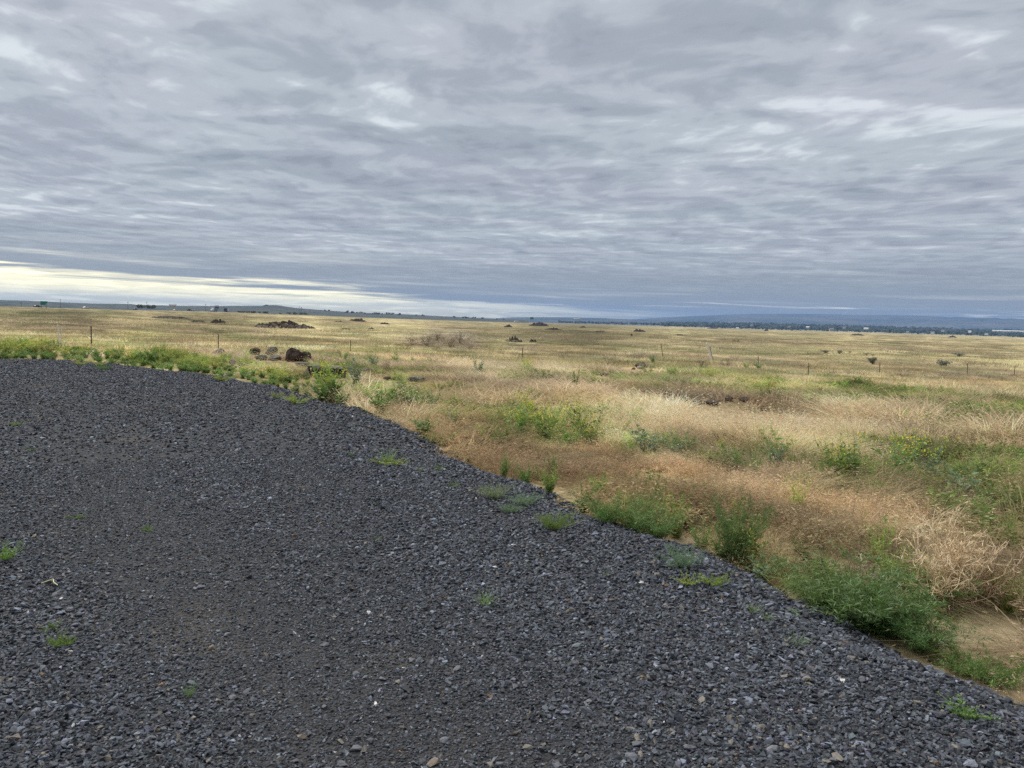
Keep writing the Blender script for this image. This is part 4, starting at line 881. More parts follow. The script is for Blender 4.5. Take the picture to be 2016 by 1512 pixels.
for a_ in [
 ('mustard', 1020, 870, 90, 80, 'bright', 'broad yellow flowering mustard in the straw, left of the two broad ones'), ('mustard', 1075, 872, 100, 84, 'bright', 'broad yellow flowering mustard in the straw, right of the two broad ones'), ('mustard', 1150, 872, 90, 84, 'mid', 'taller dark mustard right of the two broad ones'), ('leafy', 1120, 880, 90, 44, 'mid', 'low green leaves between the mustard plants'),
 ('mustard', 1165, 885, 70, 60, 'mid', 'smaller mustard at the right end of the mustard group'), ('leafy', 1270, 900, 90, 66, 'sage', 'grey green branching weed behind the rusty grass, left of two'), ('leafy', 1335, 905, 80, 60, 'sage', 'grey green branching weed behind the rusty grass, right of two'),
 ('mustard', 1425, 905, 60, 36, 'mid', 'small yellow flowered plant behind the bright green clump'), ('tuft', 1480, 940, 70, 66, 'bright', 'bright green grass clump in pale straw, left of the broad one'), ('leafy', 1440, 930, 80, 54, 'mid', 'green weed left of the bright green clump'), ('leafy', 1530, 925, 60, 60, 'sage', 'sage green weed between the two bright clumps'),
 ('mustard', 1640, 950, 90, 76, 'bright', 'broad bright green plant in the middle of the right field'), ('leafy', 1680, 950, 90, 84, 'bright', 'yellow green bush joined to the broad bright plant'), ('leafy', 1620, 955, 70, 50, 'mid', 'dark green base of the broad bright plant'), ('mustard', 1770, 945, 100, 80, 'mid', 'loose mustard with scattered yellow flowers, right field'),
 ('mustard', 1825, 950, 80, 80, 'sage', 'sage green mustard right of the loose one'), ('leafy', 1780, 960, 110, 44, 'mid', 'low green spread under the loose mustard'), ('leafy', 1880, 970, 90, 60, 'mid', 'green weed near the right edge above a dark gap'), ('leafy', 1905, 990, 100, 66, 'sage', 'blue green weed above the tumbleweed'), ('leafy', 1990, 965, 50, 50, 'bright', 'bright weed at the right picture edge'),
 ('leafy', 1960, 1010, 90, 60, 'mid', 'dark green weed right of the blue green weed'), ('leafy', 1850, 850, 70, 36, 'mid', 'green plant left of the half hidden dark rock'), ('leafy', 1890, 842, 60, 26, 'mid', 'green plant right of the half hidden dark rock'), ('leafy', 1930, 826, 50, 30, 'bright', 'green plant on the right field behind the dark rock, left of two'),
 ('mustard', 1980, 828, 60, 34, 'bright', 'yellow green plant on the right field behind the dark rock, right of two'), ('mustard', 1510, 785, 56, 36, 'yellow', 'yellow green mustard on straw right of the bare mound'), ('leafy', 1132, 770, 24, 46, 'mid', 'tall narrow green weed in the pale laid grass'), ('leafy', 1050, 790, 30, 24, 'sage', 'small green weed in the laid grass'),
 ('leafy', 940, 735, 30, 30, 'sage', 'sage green weed below the middle fence post'), ('mustard', 1035, 735, 40, 30, 'yellow', 'yellow green weed right of the middle fence post'), ('leafy', 1285, 716, 20, 18, 'deep', 'round dark green plant right of the black and white rock'), ('leafy', 1275, 740, 40, 24, 'mid', 'green spread under the black and white rock'),
 ('leafy', 1320, 742, 44, 24, 'yellow', 'yellow green plant on the green mound'), ('leafy', 1470, 726, 22, 14, 'bright', 'bright green plant right of the leaning posts, left of two'), ('leafy', 1494, 726, 24, 14, 'bright', 'bright green plant right of the leaning posts, right of two'), ('mustard', 1400, 745, 46, 20, 'yellow', 'yellow flowered plant on the right of the green mound'),
 ('leafy', 675, 714, 28, 26, 'mid', 'green weed behind the columnar ledge'), ('leafy', 735, 725, 36, 30, 'sage', 'sage green weed right of the ledge'), ('leafy', 782, 718, 26, 26, 'mid', 'green weed right of the tall dry stalks, left of two'), ('leafy', 815, 722, 24, 20, 'bright', 'green weed right of the tall dry stalks, right of two'), ('leafy', 790, 770, 22, 34, 'mid', 'narrow green weed beside the pale flat rock'),
 ('leafy', 700, 760, 40, 60, 'sage', 'sage green stems above the tan grass gap'), ('leafy', 810, 810, 60, 54, 'sage', 'sage green weed right of the second dark bush'), ('mustard', 850, 808, 50, 50, 'sage', 'thin mustard with few flowers in pale seed heads'), ('mustard', 1570, 1020, 50, 70, 'yellow', 'thin yellow green stem in the rusty grass left of the dark tussock'),
 ('mustard', 1445, 1030, 40, 50, 'yellow', 'small yellow flowers above the rusty tussock'), ('leafy', 1180, 985, 60, 60, 'yellow', 'green weed in the rusty grass above the edge mats'), ('leafy', 1085, 940, 40, 50, 'mid', 'green weed inside the rusty grass'), ('leafy', 1840, 920, 60, 50, 'mid', 'green weed behind the sage green mustard'), ('leafy', 1930, 870, 50, 24, 'sage', 'grey green weed in pale straw at the right')]:
    plant_px(*a_, FB)
# the weedy verge behind the gravel on the left: each plant of it
VG = 'weeds and yellow mustard of the left verge'
vg_lab = {'leafy': 'green leafy weed of the dense verge behind the left gravel', 'mustard': 'yellow flowering mustard of the dense verge behind the left gravel'}
nv = 0
for px in np.arange(-60, 640, 10.0):
    eb = float(np.interp(px, [q[0] for q in EDGE_PX][::-1], [q[1] for q in EDGE_PX][::-1]))
    for row in range(3):
        jx, jy = rng.normal(0, 5), rng.uniform(-3, 3)
        py = eb - [1, 9, 20][row] * (1.35 if px > 440 else 1) + jy
        if 150 < px < 240 and row < 1 and rng.uniform() < .4: continue
        kind = 'leafy' if row == 0 or rng.uniform() < .45 else 'mustard'
        topl = float(np.interp(px, [-60, 100, 150, 230, 300, 400, 440, 500, 540, 600, 640], [668, 670, 684, 684, 682, 694, 710, 710, 724, 744, 765]))
        hp = max(9.0, (py - topl) * [.40, .72, 1.0][row] * rng.uniform(.6, 1.2))
        st_ = ('at the far left end of the gravel' if px < 110 else 'around the white marker stakes and dark post' if px < 250 else 'in the tallest dense stretch of the left verge' if px < 430 else 'below the row of rocks' if px < 530 else 'in front of the two brown boulders')
        rw = ['front', 'middle', 'back'][row]
        plant_px({'leafy': 'vergeleaf', 'mustard': 'verge'}[kind], px + jx, py, max(18, hp * rng.uniform(1.0, 1.4)), hp, ['bright', 'mid', 'yellow', 'yellow'][int(rng.integers(4))] if row else ['bright', 'bright', 'mid'][int(rng.integers(3))],
                 ('green leafy weed of the %s row, %s' if kind == 'leafy' else 'yellow flowered mustard of the %s row, %s') % (rw, st_), ('mustard' if kind == 'mustard' else 'weeds') + ' of the %s row %s' % (rw, st_))

# ------------------------------------------------------------------ dry tumbleweed and tussock
def tumble(seed, h, spread, nst, wig=1.0):
    rg = np.random.default_rng(seed); mb = MB(); tw = MB()
    for i in range(nst):
        a = rg.uniform(0, 2 * math.pi); el_ = rg.uniform(.15, 1.5); d_ = np.array([math.cos(a) * math.cos(el_) * spread, math.sin(a) * math.cos(el_) * spread, math.sin(el_)])
        L_ = h * rg.uniform(.55, 1.05); p = np.array([rg.normal(0, .03), rg.normal(0, .03), 0.0]); pts = [p.copy()]; dd = d_ / np.linalg.norm(d_)
        for k in range(6):
            dd = dd + rg.normal(0, .20 * wig, 3) + np.array([0, 0, .05]); dd /= np.linalg.norm(dd); p = p + dd * L_ / 6; pts.append(p.copy())
        mb.tube(pts, list(np.linspace(.0042, .0018, 7)), 4, False)
        for b_ in range(int(rg.integers(7, 12))):
            t0 = rg.uniform(.3, 1.0); q0 = np.array([np.interp(t0 * 6, range(7), [r[c] for r in pts]) for c in range(3)])
            d2 = dd * .5 + rg.normal(0, .75, 3); d2[2] += .25; d2 /= np.linalg.norm(d2); l2 = h * rg.uniform(.10, .26); pp = [q0]
            for k in range(3): d2 = d2 + rg.normal(0, .28, 3); d2 /= np.linalg.norm(d2); pp.append(pp[-1] + d2 * l2 / 3)
            tw.tube(pp, [.0027, .0024, .0020, .0010], 4, False)
            for c_ in range(2):
                q1 = pp[1] if c_ else pp[2]; d3 = d2 + rg.normal(0, .7, 3); d3 /= np.linalg.norm(d3)
                tw.tube([q1, q1 + d3 * l2 * .22, q1 + d3 * l2 * .4 + rg.normal(0, .006, 3)], [.0021, .0017, .0008], 3, False)
    return mb, tw
def tint_mesh(me, seed, var=.2):
    rg = np.random.default_rng(seed); n = len(me.vertices); a = me.attributes.new('tint', 'FLOAT_COLOR', 'POINT')
    c_ = np.repeat(rg.uniform(1 - var, 1 + var, (n // 4 + 1, 1)), 4, 0)[:n] * np.ones((1, 3)); a.data.foreach_set('color', np.concatenate([c_, np.ones((n, 1))], 1).astype(np.float32).ravel()); return me
tx, ty, ts = px_m(1855, 1190); tz = gz(tx, ty); clear(tx, ty, 150 * ts, .5)
tb = empty('tumbleweed', tx, ty, tz, 'pale dry branching tumbleweed at the right, above the feathery green bush', 'dry bush')
m1, m2 = tumble(71, 150 * ts, .62, 64)
o = link('branches', tint_mesh(m1.mesh('branches', M_TWIG), 1), tb); o.color = (.64, .50, .32, 1)
o = link('twigs', tint_mesh(m2.mesh('twigs', M_TWIG), 2), tb); o.color = (.70, .55, .36, 1)
tx, ty, ts = px_m(1775, 1170); tb2 = empty('dead_branch', tx, ty, gz(tx, ty), 'loose pale dead branches left of the tumbleweed', 'dead branch')
m1, m2 = tumble(75, 90 * ts, 1.2, 9, .7)
o = link('branches', tint_mesh(m1.mesh('branches', M_TWIG), 3), tb2); o.color = (.62, .54, .42, 1); o = link('twigs', tint_mesh(m2.mesh('twigs', M_TWIG), 4), tb2); o.color = (.62, .54, .42, 1)
tx, ty, ts = px_m(1940, 1190); tb3 = empty('tumbleweed', tx, ty, gz(tx, ty), 'darker brown broken tumbleweed behind the pale one at the picture edge', 'dry bush')
m1, m2 = tumble(78, 120 * ts, 1.3, 40)
o = link('branches', tint_mesh(m1.mesh('branches', M_TWIG), 5), tb3); o.color = (.36, .27, .17, 1); o = link('twigs', tint_mesh(m2.mesh('twigs', M_TWIG), 6), tb3); o.color = (.40, .30, .19, 1)
# dark skeletons of dead mustard and grey sage in the field
def deadbush(px, py, wpx, hpx, colr, label, cat, group, seed, name='dead_bush'):
    x, y, s = px_m(px, py); hh = hpx * s; clear(x, y, wpx * s * .4, hh, 0)
    m1, m2 = tumble(seed, 1.0, 1.0, 26 if wpx > 20 else 14); me = m1.mesh('branches', M_TWIG); k = max(1.0, 1.2 * hh / .5)
    e_ = empty(name, x, y, gz(x, y), label, cat, group); e_.scale = (wpx * s / 1.5, wpx * s / 1.5, hh)
    o1 = link('branches', tint_mesh(me, seed), e_); o1.color = colr; o2 = link('twigs', tint_mesh(m2.mesh('twigs', M_TWIG), seed + 1), e_); o2.color = colr; o2['kind'] = 'stuff'
DG = 'grey dead bushes in the dry field'
for i, (px, py, wp, hp, lb) in enumerate([(1200, 712, 60, 22, 'grey dead brush left of the leaning dark post, left of two'), (1250, 710, 60, 22, 'grey dead brush left of the leaning dark post, right of two'), (1110, 708, 30, 16, 'small purple grey dead bush right of the middle fence post'),
      (1380, 722, 60, 24, 'dark grey dead bush at the foot of the white leaning post, left of two'), (1430, 724, 54, 22, 'dark grey dead bush at the foot of the white leaning post, right of two'), (1550, 855, 90, 30, 'grey tangled dead weed in pale straw'), (1350, 790, 70, 26, 'grey brown dead brush at the left of the bare mound'),
      (1640, 737, 34, 12, 'grey dead bush on the fence line, left of four'), (1672, 740, 24, 12, 'grey dead bush on the fence line, second of four'), (1775, 742, 50, 10, 'grey dead bush on the fence line, third of four'), (1855, 742, 70, 12, 'grey dead bush on the fence line, rightmost of four'),
      (800, 690, 40, 22, 'grey dead brush on the left of the brushy mound'), (840, 682, 60, 26, 'grey dead brush on the top of the brushy mound'), (885, 684, 60, 24, 'grey dead brush right of the top of the brushy mound'), (925, 690, 50, 18, 'grey dead brush on the right of the brushy mound'), (860, 694, 60, 18, 'grey dead brush at the foot of the brushy mound'), (812, 680, 44, 24, 'dark dead brush between the left and the top of the brushy mound'), (905, 678, 50, 24, 'dark dead brush between the top and the right of the brushy mound'), (860, 672, 50, 18, 'dark dead brush behind the top of the brushy mound'),
      (760, 740, 24, 40, 'dark brown dead stalks right of the ledge'), (700, 775, 20, 60, 'thin dark dead stem in front of the tan grass gap')]):
    deadbush(px, py, wp, hp, ((.24, .20, .165, 1) if i < 11 else (.17, .13, .10, 1)) if i < 19 else (.16, .11, .07, 1), lb, 'dead bush', DG, 800 + 3 * i)
SG = 'sagebrush dotted over the right plain'
def sage_mesh(seed):
    return feathery(seed, ns=34, h=1.0, spread=.85, ln=.16, side=10, perside=9, wd=.05).mesh('foliage', M_LEAF)
SAGE = [sage_mesh(850), sage_mesh(853)]
for i, (px, py, wp, hp, lb) in enumerate([(1717, 717, 19, 13, 'darkest round sagebrush on the right plain behind the fence'), (1858, 724, 22, 14, 'grey round sagebrush with bare stems behind the fence'), (1888, 702, 21, 7, 'flat wide grey sagebrush on the right plain'), (1625, 695, 15, 6, 'small sagebrush, left of the far pair'),
     (1653, 697, 13, 7, 'small sagebrush, right of the far pair'), (1705, 700, 11, 5, 'tiny far sagebrush right of the far pair, left of two'), (1718, 701, 8, 4, 'tiny far sagebrush right of the far pair, right of two'), (1750, 695, 7, 3.5, 'tiny far sagebrush in the middle of the right plain'), (1673, 695, 6, 3, 'tiniest far sagebrush beside the far pair'), (1772, 696, 6, 3, 'tiniest far sagebrush right of the middle one')]):
    x, y, s = px_m(px, py); clear(x, y, wp * s * .5, hp * s); o = link('sagebrush', SAGE[i % 2], None, (x, y, gz(x, y) - .02), (0, 0, i), (wp * s / 1.5, wp * s / 1.5, hp * s * .8)); o.color = (.17, .18, .12, 1) if i in (0,) else (.30, .29, .22, 1); tag(o, lb, 'bush', SG)

# ------------------------------------------------------------------ wire fence
M_RUST = mat_plain('rusted_steel', (.10, .075, .06), .8, 30); M_WOOD = mat_plain('grey_wood', (.55, .51, .45), .9, 20, .3); M_WHITEW = mat_plain('bleached_wood', (.72, .69, .63), .9, 20, .15); M_DKWOOD = mat_plain('dark_wood', (.12, .09, .07), .9, 20); M_WHITE = mat_plain('white_plastic', (.72, .70, .64), .6, 10, .1)
M_WIRE = mat_plain('wire', (.13, .11, .10), .6, 10)
FP = [(-150, 684, 36, 0), (180, 684, 36, 0), (430, 690, 30, 0), (690, 692, 22, 0), (1027, 715, 29, -.05), (1306, 706, 31, .20), (1405, 712, 31, .30), (1493, 722, 20, .06), (1591, 738, 22, 0), (1731, 740, 22, .02), (1904, 740, 21, .04), (1996, 741, 17, -.03), (2120, 742, 17, 0)]
fpts = []
fx, fy = at(1027, 715); fence = empty('wire_fence', fx, fy, gz(fx, fy), 'old wire fence with thin dark posts crossing the whole field', 'fence')
for i, (px, py, hp, lean) in enumerate(FP):
    x, y, s = px_m(px, py); zz = gz(x, y); clear(x, y, .15, 1.0); H = min(hp * s, 1.35); base = Vector((x, y, zz - .1)); top = Vector((x - math.sin(lean) * H * 1.0, y, zz + math.cos(lean) * H))
    fpts.append((base, top)); off = Vector(fence.location); mb = MB(); n1 = (top - base).normalized()
    mb.tube([base - off, base.lerp(top, .5) - off, top - off], .024 if i != 1 else .032, 6)
    if i != 6: mb.tube([base.lerp(top, .2) - off + Vector((0, -.035, 0)), top - off + Vector((0, -.035, -.01))], .014, 4)      # the stem of the T section
    mb.build('fence_post', M_RUST, fence)
for k_ in (.38, .62, .86):
    mb = MB(); pts = []
    for (b0, t0), (b1, t1) in zip(fpts[:-1], fpts[1:]):
        a = b0.lerp(t0, k_); c = b1.lerp(t1, k_)
        for q in np.linspace(0, 1, 6)[:-1]: pts.append(a.lerp(c, q) - Vector(fence.location) - Vector((0, 0, .22 * q * (1 - q))))
    pts.append(fpts[-1][0].lerp(fpts[-1][1], k_) - Vector(fence.location))
    mb.tube(pts, .006, 3, False); mb.build('wire', M_WIRE, fence)
def stake(px, py, hp, rad, lean, mat, name, label, cat, group=None):
    x, y, s = px_m(px, py); H = hp * s; mb = MB(); top = Vector((-math.sin(lean) * H, 0, math.cos(lean) * H))
    sq = rad; mb.tube([Vector((0, 0, -.15)), top * .5, top], [sq, sq * .98, sq * .94], 6); mb.tube([top, top * 1.012], [sq * .94, sq * .6], 6)
    o = mb.build(name, mat, None, loc=(x, y, gz(x, y))); return tag(o, label, cat, group)
stake(1403, 713, 38, .085, .34, M_WHITEW, 'wooden_post', 'thick white weathered wooden post leaning left beside the fence', 'post')
stake(117, 690, 44, .022, .05, M_WHITE, 'marker_stake', 'thin white marker stake by the left verge, left of two', 'stake', 'white marker stakes')
stake(120, 690, 40, .022, -.04, M_WHITE, 'marker_stake', 'thin white marker stake by the left verge, right of two', 'stake', 'white marker stakes')
stake(388, 684, 12, .03, 0, M_WHITE, 'marker_stake', 'short white stake in dry grass behind the left verge', 'stake', 'white marker stakes')
stake(698, 722, 18, .028, 0, M_WOOD, 'marker_stake', 'short pale wooden stake in weeds behind the ledge', 'stake', 'white marker stakes')

# ------------------------------------------------------------------ highway, traffic and signs far on the left
M_ASPH = mat_plain('asphalt', (.065, .065, .068), .9, .3, .2); M_GLASS = mat_plain('dark_glass', (.02, .025, .03), .15, 5); M_TYRE = mat_plain('tyre', (.02, .02, .02), .9, 5)
M_PAINTW = mat_plain('white_paint', (.74, .74, .73), .45, 2, .06); M_PAINTB = mat_plain('blue_grey_paint', (.16, .22, .32), .45, 2, .1); M_PAINTD = mat_plain('dark_paint', (.03, .032, .036), .4, 2, .1); M_GREEN = mat_plain('sign_green', (.0, .16, .10), .5, 2, .08)
M_BANK = hill_mat('bank_grass', (.20, .18, .09), (.38, .31, .18), .2)
HW = [(-420, 520, .9), (-150, 600, 1.3), (100, 660, 1.4), (250, 730, 1.3), (340, 790, 2.0), (430, 860, 2.1), (560, 980, 1.2), (760, 1280, -.3), (1015, 1750, -2.0), (1250, 2500, -3.2), (1500, 3300, -4.2)]
hwp = np.array([q[0] for q in HW], float); hwd = np.array([q[1] for q in HW], float); hwz = np.array([q[2] for q in HW])
def hw_at(px):
    d_ = float(np.interp(px, hwp, hwd)); x, y = at_dist(px, d_); return Vector((x, y, float(np.interp(px, hwp, hwz))))
pp = [hw_at(q) for q in np.linspace(-420, 1500, 90)]; V_ = []; F_ = []
for i, p_ in enumerate(pp):
    d_ = (pp[min(i + 1, 89)] - pp[max(i - 1, 0)]).normalized(); n_ = Vector((d_.y, -d_.x, 0)).normalized()
    for off, dz_ in ((-40, -3.0), (-13, -.12), (-12, 0), (12, 0), (13, -.12), (40, -3.0)): V_.append(tuple(p_ + n_ * off + Vector((0, 0, dz_))))
for i in range(89):
    for j in range(5): F_.append((i * 6 + j, i * 6 + j + 1, i * 6 + j + 7, i * 6 + j + 6))
me = new_mesh('highway', V_, F_, [M_ASPH, M_BANK]); me.polygons.foreach_set('material_index', [0 if i % 5 == 2 else 1 for i in range(len(F_))])
tag(link('highway', me), 'raised highway running along the left horizon', kind='structure')
def on_hw(px, lane):
    a, b_ = hw_at(px), hw_at(px + 6); d_ = (b_ - a); n_ = Vector((d_.y, -d_.x, 0)).normalized(); p_ = a + n_ * lane
    return p_, math.atan2(d_.y, d_.x)
TR = 'traffic on the far highway'
def wheels(root, xs, half, r_):
    for x in xs:
        for y in (-half, half - .26):
            mb = MB(); mb.wheel(x, y, r_, r_, .26); mb.build('wheel', M_TYRE, root)
def car(px, lane, paint, label, flip=False, L=4.6, H=1.5):
    p_, rz = on_hw(px, lane); e_ = empty('car', p_.x, p_.y, p_.z, label, 'car', TR, rz + (math.pi if flip else 0))
    k = L / 4.6; mb = MB(); mb.prism([(-2.3 * k, .35), (2.3 * k, .35), (2.3 * k, .75), (1.2 * k, .9), (-2.2 * k, .95)], -.88, .88); mb.build('body', paint, e_, bevel=.04)
    mb = MB(); mb.prism([(-1.7 * k, .93), (1.15 * k, .90), (.45 * k, H - .08), (-1.2 * k, H - .08)], -.74, .74); mb.build('window', M_GLASS, e_)
    mb = MB(); mb.prism([(-1.2 * k, H - .08), (.45 * k, H - .08), (.35 * k, H), (-1.1 * k, H)], -.72, .72); mb.build('roof', paint, e_)
    wheels(e_, (-1.4 * k, 1.4 * k), .9, .33); return e_
def pickup(px, lane, paint, label, flip=False):
    p_, rz = on_hw(px, lane); e_ = empty('pickup_truck', p_.x, p_.y, p_.z, label, 'pickup truck', TR, rz + (math.pi if flip else 0))
    mb = MB(); mb.prism([(-2.8, .5), (2.8, .5), (2.8, 1.05), (1.4, 1.15), (-2.8, 1.15)], -.98, .98); mb.build('body', paint, e_, bevel=.04)
    mb = MB(); mb.prism([(-.7, 1.15), (1.35, 1.15), (.75, 1.85), (-.55, 1.85)], -.9, .9); mb.build('cab', paint, e_)
    mb = MB(); mb.prism([(-.55, 1.2), (1.2, 1.2), (.72, 1.75), (-.48, 1.75)], -.905, .905); mb.build('window', M_GLASS, e_)
    wheels(e_, (-1.8, 1.9), 1.0, .4); return e_
def semi(px, lane, paint, trailer, label, flip=False, TL=14.0, flat=False):
    p_, rz = on_hw(px, lane); e_ = empty('semi_truck', p_.x, p_.y, p_.z, label, 'truck', TR, rz + (math.pi if flip else 0))
    mb = MB(); mb.prism([(.4, .9), (4.6, .9), (4.6, 1.7), (3.1, 2.0), (2.6, 3.0), (2.2, 3.7), (.4, 3.8)], -1.2, 1.2); mb.build('cab', paint, e_, bevel=.05)
    mb = MB(); mb.prism([(2.72, 2.05), (3.08, 2.02), (2.66, 2.92), (2.5, 2.9)], -1.1, 1.1); mb.build('window', M_GLASS, e_)
    mb = MB()
    if flat: mb.box(-TL, -1.25, 1.2, 0, 1.25, 1.5); mb.box(-TL + 1, -1.0, 1.5, -2, 1.0, 2.3)
    else: mb.box(-TL, -1.3, 1.15, -.1, 1.3, 4.1)
    mb.build('trailer', trailer, e_, bevel=.03); wheels(e_, (-TL + 1.2, -TL + 2.5, .6, 1.8, 3.9), 1.25, .5); return e_
pickup(154, 6, M_PAINTW, 'white pickup truck on the highway right of the green exit sign', True)
car(83, -5, M_PAINTD, 'long dark car on the highway below the green exit sign', L=5.6)
car(277, -5, M_PAINTD, 'dark car on the highway between the two left utility poles and the low hump')
car(333, 6, M_PAINTW, 'white car on the highway in front of the low grey farm building', True)
pickup(367, 3, M_PAINTD, 'dark pickup towing a pale flat trailer on the highway')
p_, rz = on_hw(374, 3); e_ = empty('flat_trailer', p_.x, p_.y, p_.z, 'pale flat trailer behind the dark pickup', 'trailer', TR, rz)
mb = MB(); mb.box(-3.4, -1.1, .75, 3.4, 1.1, 1.5); mb.build('bed', M_PAINTW, e_); mb = MB(); mb.tube([(3.4, 0, .7), (4.6, 0, .6)], .06); mb.build('drawbar', M_PAINTD, e_); wheels(e_, (-.5, .5), 1.1, .35)
semi(424, -2, M_PAINTW, M_PAINTB, 'box truck with white front and blue grey box on the highway, left of the pair', True, TL=5.2)
semi(449, -2, M_PAINTW, M_PAINTD, 'white cab truck with a short dark trailer, right of the pair', False, TL=3.0)
semi(1012, 3, M_PAINTW, M_PAINTW, 'white semi trailer truck in the middle of the plain left of the small green sign', True, TL=15)
semi(1021, -3, M_PAINTD, M_PAINTD, 'dark flatbed truck just right of the white semi trailer', False, TL=12, flat=True)
def road_sign(px, py_top, wpx, hpx, dist, label, marks):
    x, y = at_dist(px, dist); s = dist / FOC; z0 = gz(x, y); dv = ray(px, py_top); ztop = CAM_Z + dv[2] / math.hypot(dv[0], dv[1]) * dist
    W_, H_ = wpx * s, hpx * s; e_ = empty('exit_sign', x, y, z0, label, 'road sign', None, -math.atan2(x, y)); zb = ztop - H_ - z0
    mb = MB(); mb.box(-W_ / 2, -.06, zb, W_ / 2, .06, zb + H_); mb.build('panel', M_GREEN, e_)
    mb = MB(); b_ = .07
    for (a, c, d2, f) in ((-W_ / 2, zb, W_ / 2, zb + b_), (-W_ / 2, zb + H_ - b_, W_ / 2, zb + H_), (-W_ / 2, zb + b_, -W_ / 2 + b_, zb + H_ - b_), (W_ / 2 - b_, zb + b_, W_ / 2, zb + H_ - b_)): mb.box(a, -.075, c, d2, -.062, f)
    mb.build('border', M_PAINTW, e_)
    if marks:
        mb = MB(); mb.tube([(W_ * .24, -.07, zb + H_ * .14), (W_ * .38, -.07, zb + H_ * .34)], .12, 4); mb.add([(W_ * .44, -.08, zb + H_ * .44), (W_ * .28, -.08, zb + H_ * .36), (W_ * .42, -.08, zb + H_ * .22)], [(0, 1, 2)]); mb.build('arrow', M_PAINTW, e_)
    for q in (-.3, .3):
        mb = MB(); mb.box(W_ * q - .12, .08, -.3, W_ * q + .12, .25, zb + H_ * .95); mb.build('post', M_PAINTD, e_)
road_sign(86.5, 593, 10.5, 6.5, 620, 'green highway exit sign with white arrow on two posts at the far left', True)
road_sign(1047, 624.5, 7, 4.5, 1400, 'small green highway sign far off above the black lava outcrop', False)
PG = 'utility poles along the far highway'
M_POLE = mat_plain('pole_wood', (.09, .075, .06), .9, 4)
for px, yt, yb, lb in [(119, 589, 602, 'tall utility pole right of the green exit sign'), (252, 594, 607, 'tall utility pole at the left foot of the low grey hump'), (289, 594, 601, 'thin utility pole standing behind the low grey hump'), (405, 598, 605, 'thin utility pole left of the two trucks'), (42, 594, 602, 'pale short utility pole left of the green exit sign'), (589, 603, 615, 'thin utility pole right of the rounded butte'), (593, 604, 615, 'second thin utility pole right of the rounded butte')]:
    x, y = at_dist(px, 1000); s = 1000 / FOC; z0 = gz(x, y); dv = ray(px, yt); zt = CAM_Z + dv[2] / math.hypot(dv[0], dv[1]) * 1000
    e_ = empty('utility_pole', x, y, z0, lb, 'utility pole', PG, -math.atan2(x, y)); mb = MB(); mb.tube([(0, 0, -.5), (0, 0, zt - z0)], [.20, .14], 8); mb.build('pole', M_POLE, e_); mb = MB(); mb.box(-1.2, -.08, zt - z0 - 1.0, 1.2, .08, zt - z0 - .8); mb.build('crossarm', M_POLE, e_)

# ------------------------------------------------------------------ houses and the tree belt of the far town
def house(px, py_base, wpx, hpx, dist, wall, roof, label, cat='house', name='house', depth=.7, lowroof=False):
    x, y = at_dist(px, dist); s = dist / FOC; dv = ray(px, py_base); zb = CAM_Z + dv[2] / math.hypot(dv[0], dv[1]) * dist
    W_, H_ = wpx * s * (1 if lowroof else .8), hpx * s * .85; e_ = empty(name, x, y, zb, label, cat, 'houses of the far town', -math.atan2(x, y) + random.uniform(-.4, .4) * (0 if lowroof else 1)); dp = max(W_ * depth, 4); ew = H_ * (.8 if lowroof else .55)
    mb = MB(); mb.box(-W_ / 2, -dp / 2, -2, W_ / 2, dp / 2, ew); mb.build('wall', wall, e_)
    mb = MB(); mb.add([(-W_ / 2 - .4, -dp / 2 - .4, ew), (W_ / 2 + .4, -dp / 2 - .4, ew), (W_ / 2 + .4, dp / 2 + .4, ew), (-W_ / 2 - .4, dp / 2 + .4, ew), (-W_ / 2 - .4, 0, H_), (W_ / 2 + .4, 0, H_)], [(0, 1, 5, 4), (2, 3, 4, 5), (0, 4, 3), (1, 2, 5), (3, 2, 1, 0)]); mb.build('roof', roof, e_)
    n_ = max(2, int(W_ / 4))
    for k in range(n_):
        cxw = -W_ / 2 + (k + .5) * W_ / n_; mb = MB(); mb.box(cxw - .6, -dp / 2 - .05, ew * .35, cxw + .6, -dp / 2 - .01, ew * .7); mb.build('window', M_GLASS, e_)
M_WALLC = mat_plain('pale_wall', (.40, .39, .37), .8, 1, .08); M_ROOFG = mat_plain('grey_roof', (.20, .20, .21), .8, 1, .15); M_WALLP = mat_plain('pinkish_wall', (.46, .33, .28), .8, 1, .1); M_ROOFW = mat_plain('white_roof', (.72, .72, .70), .6, 1, .05)
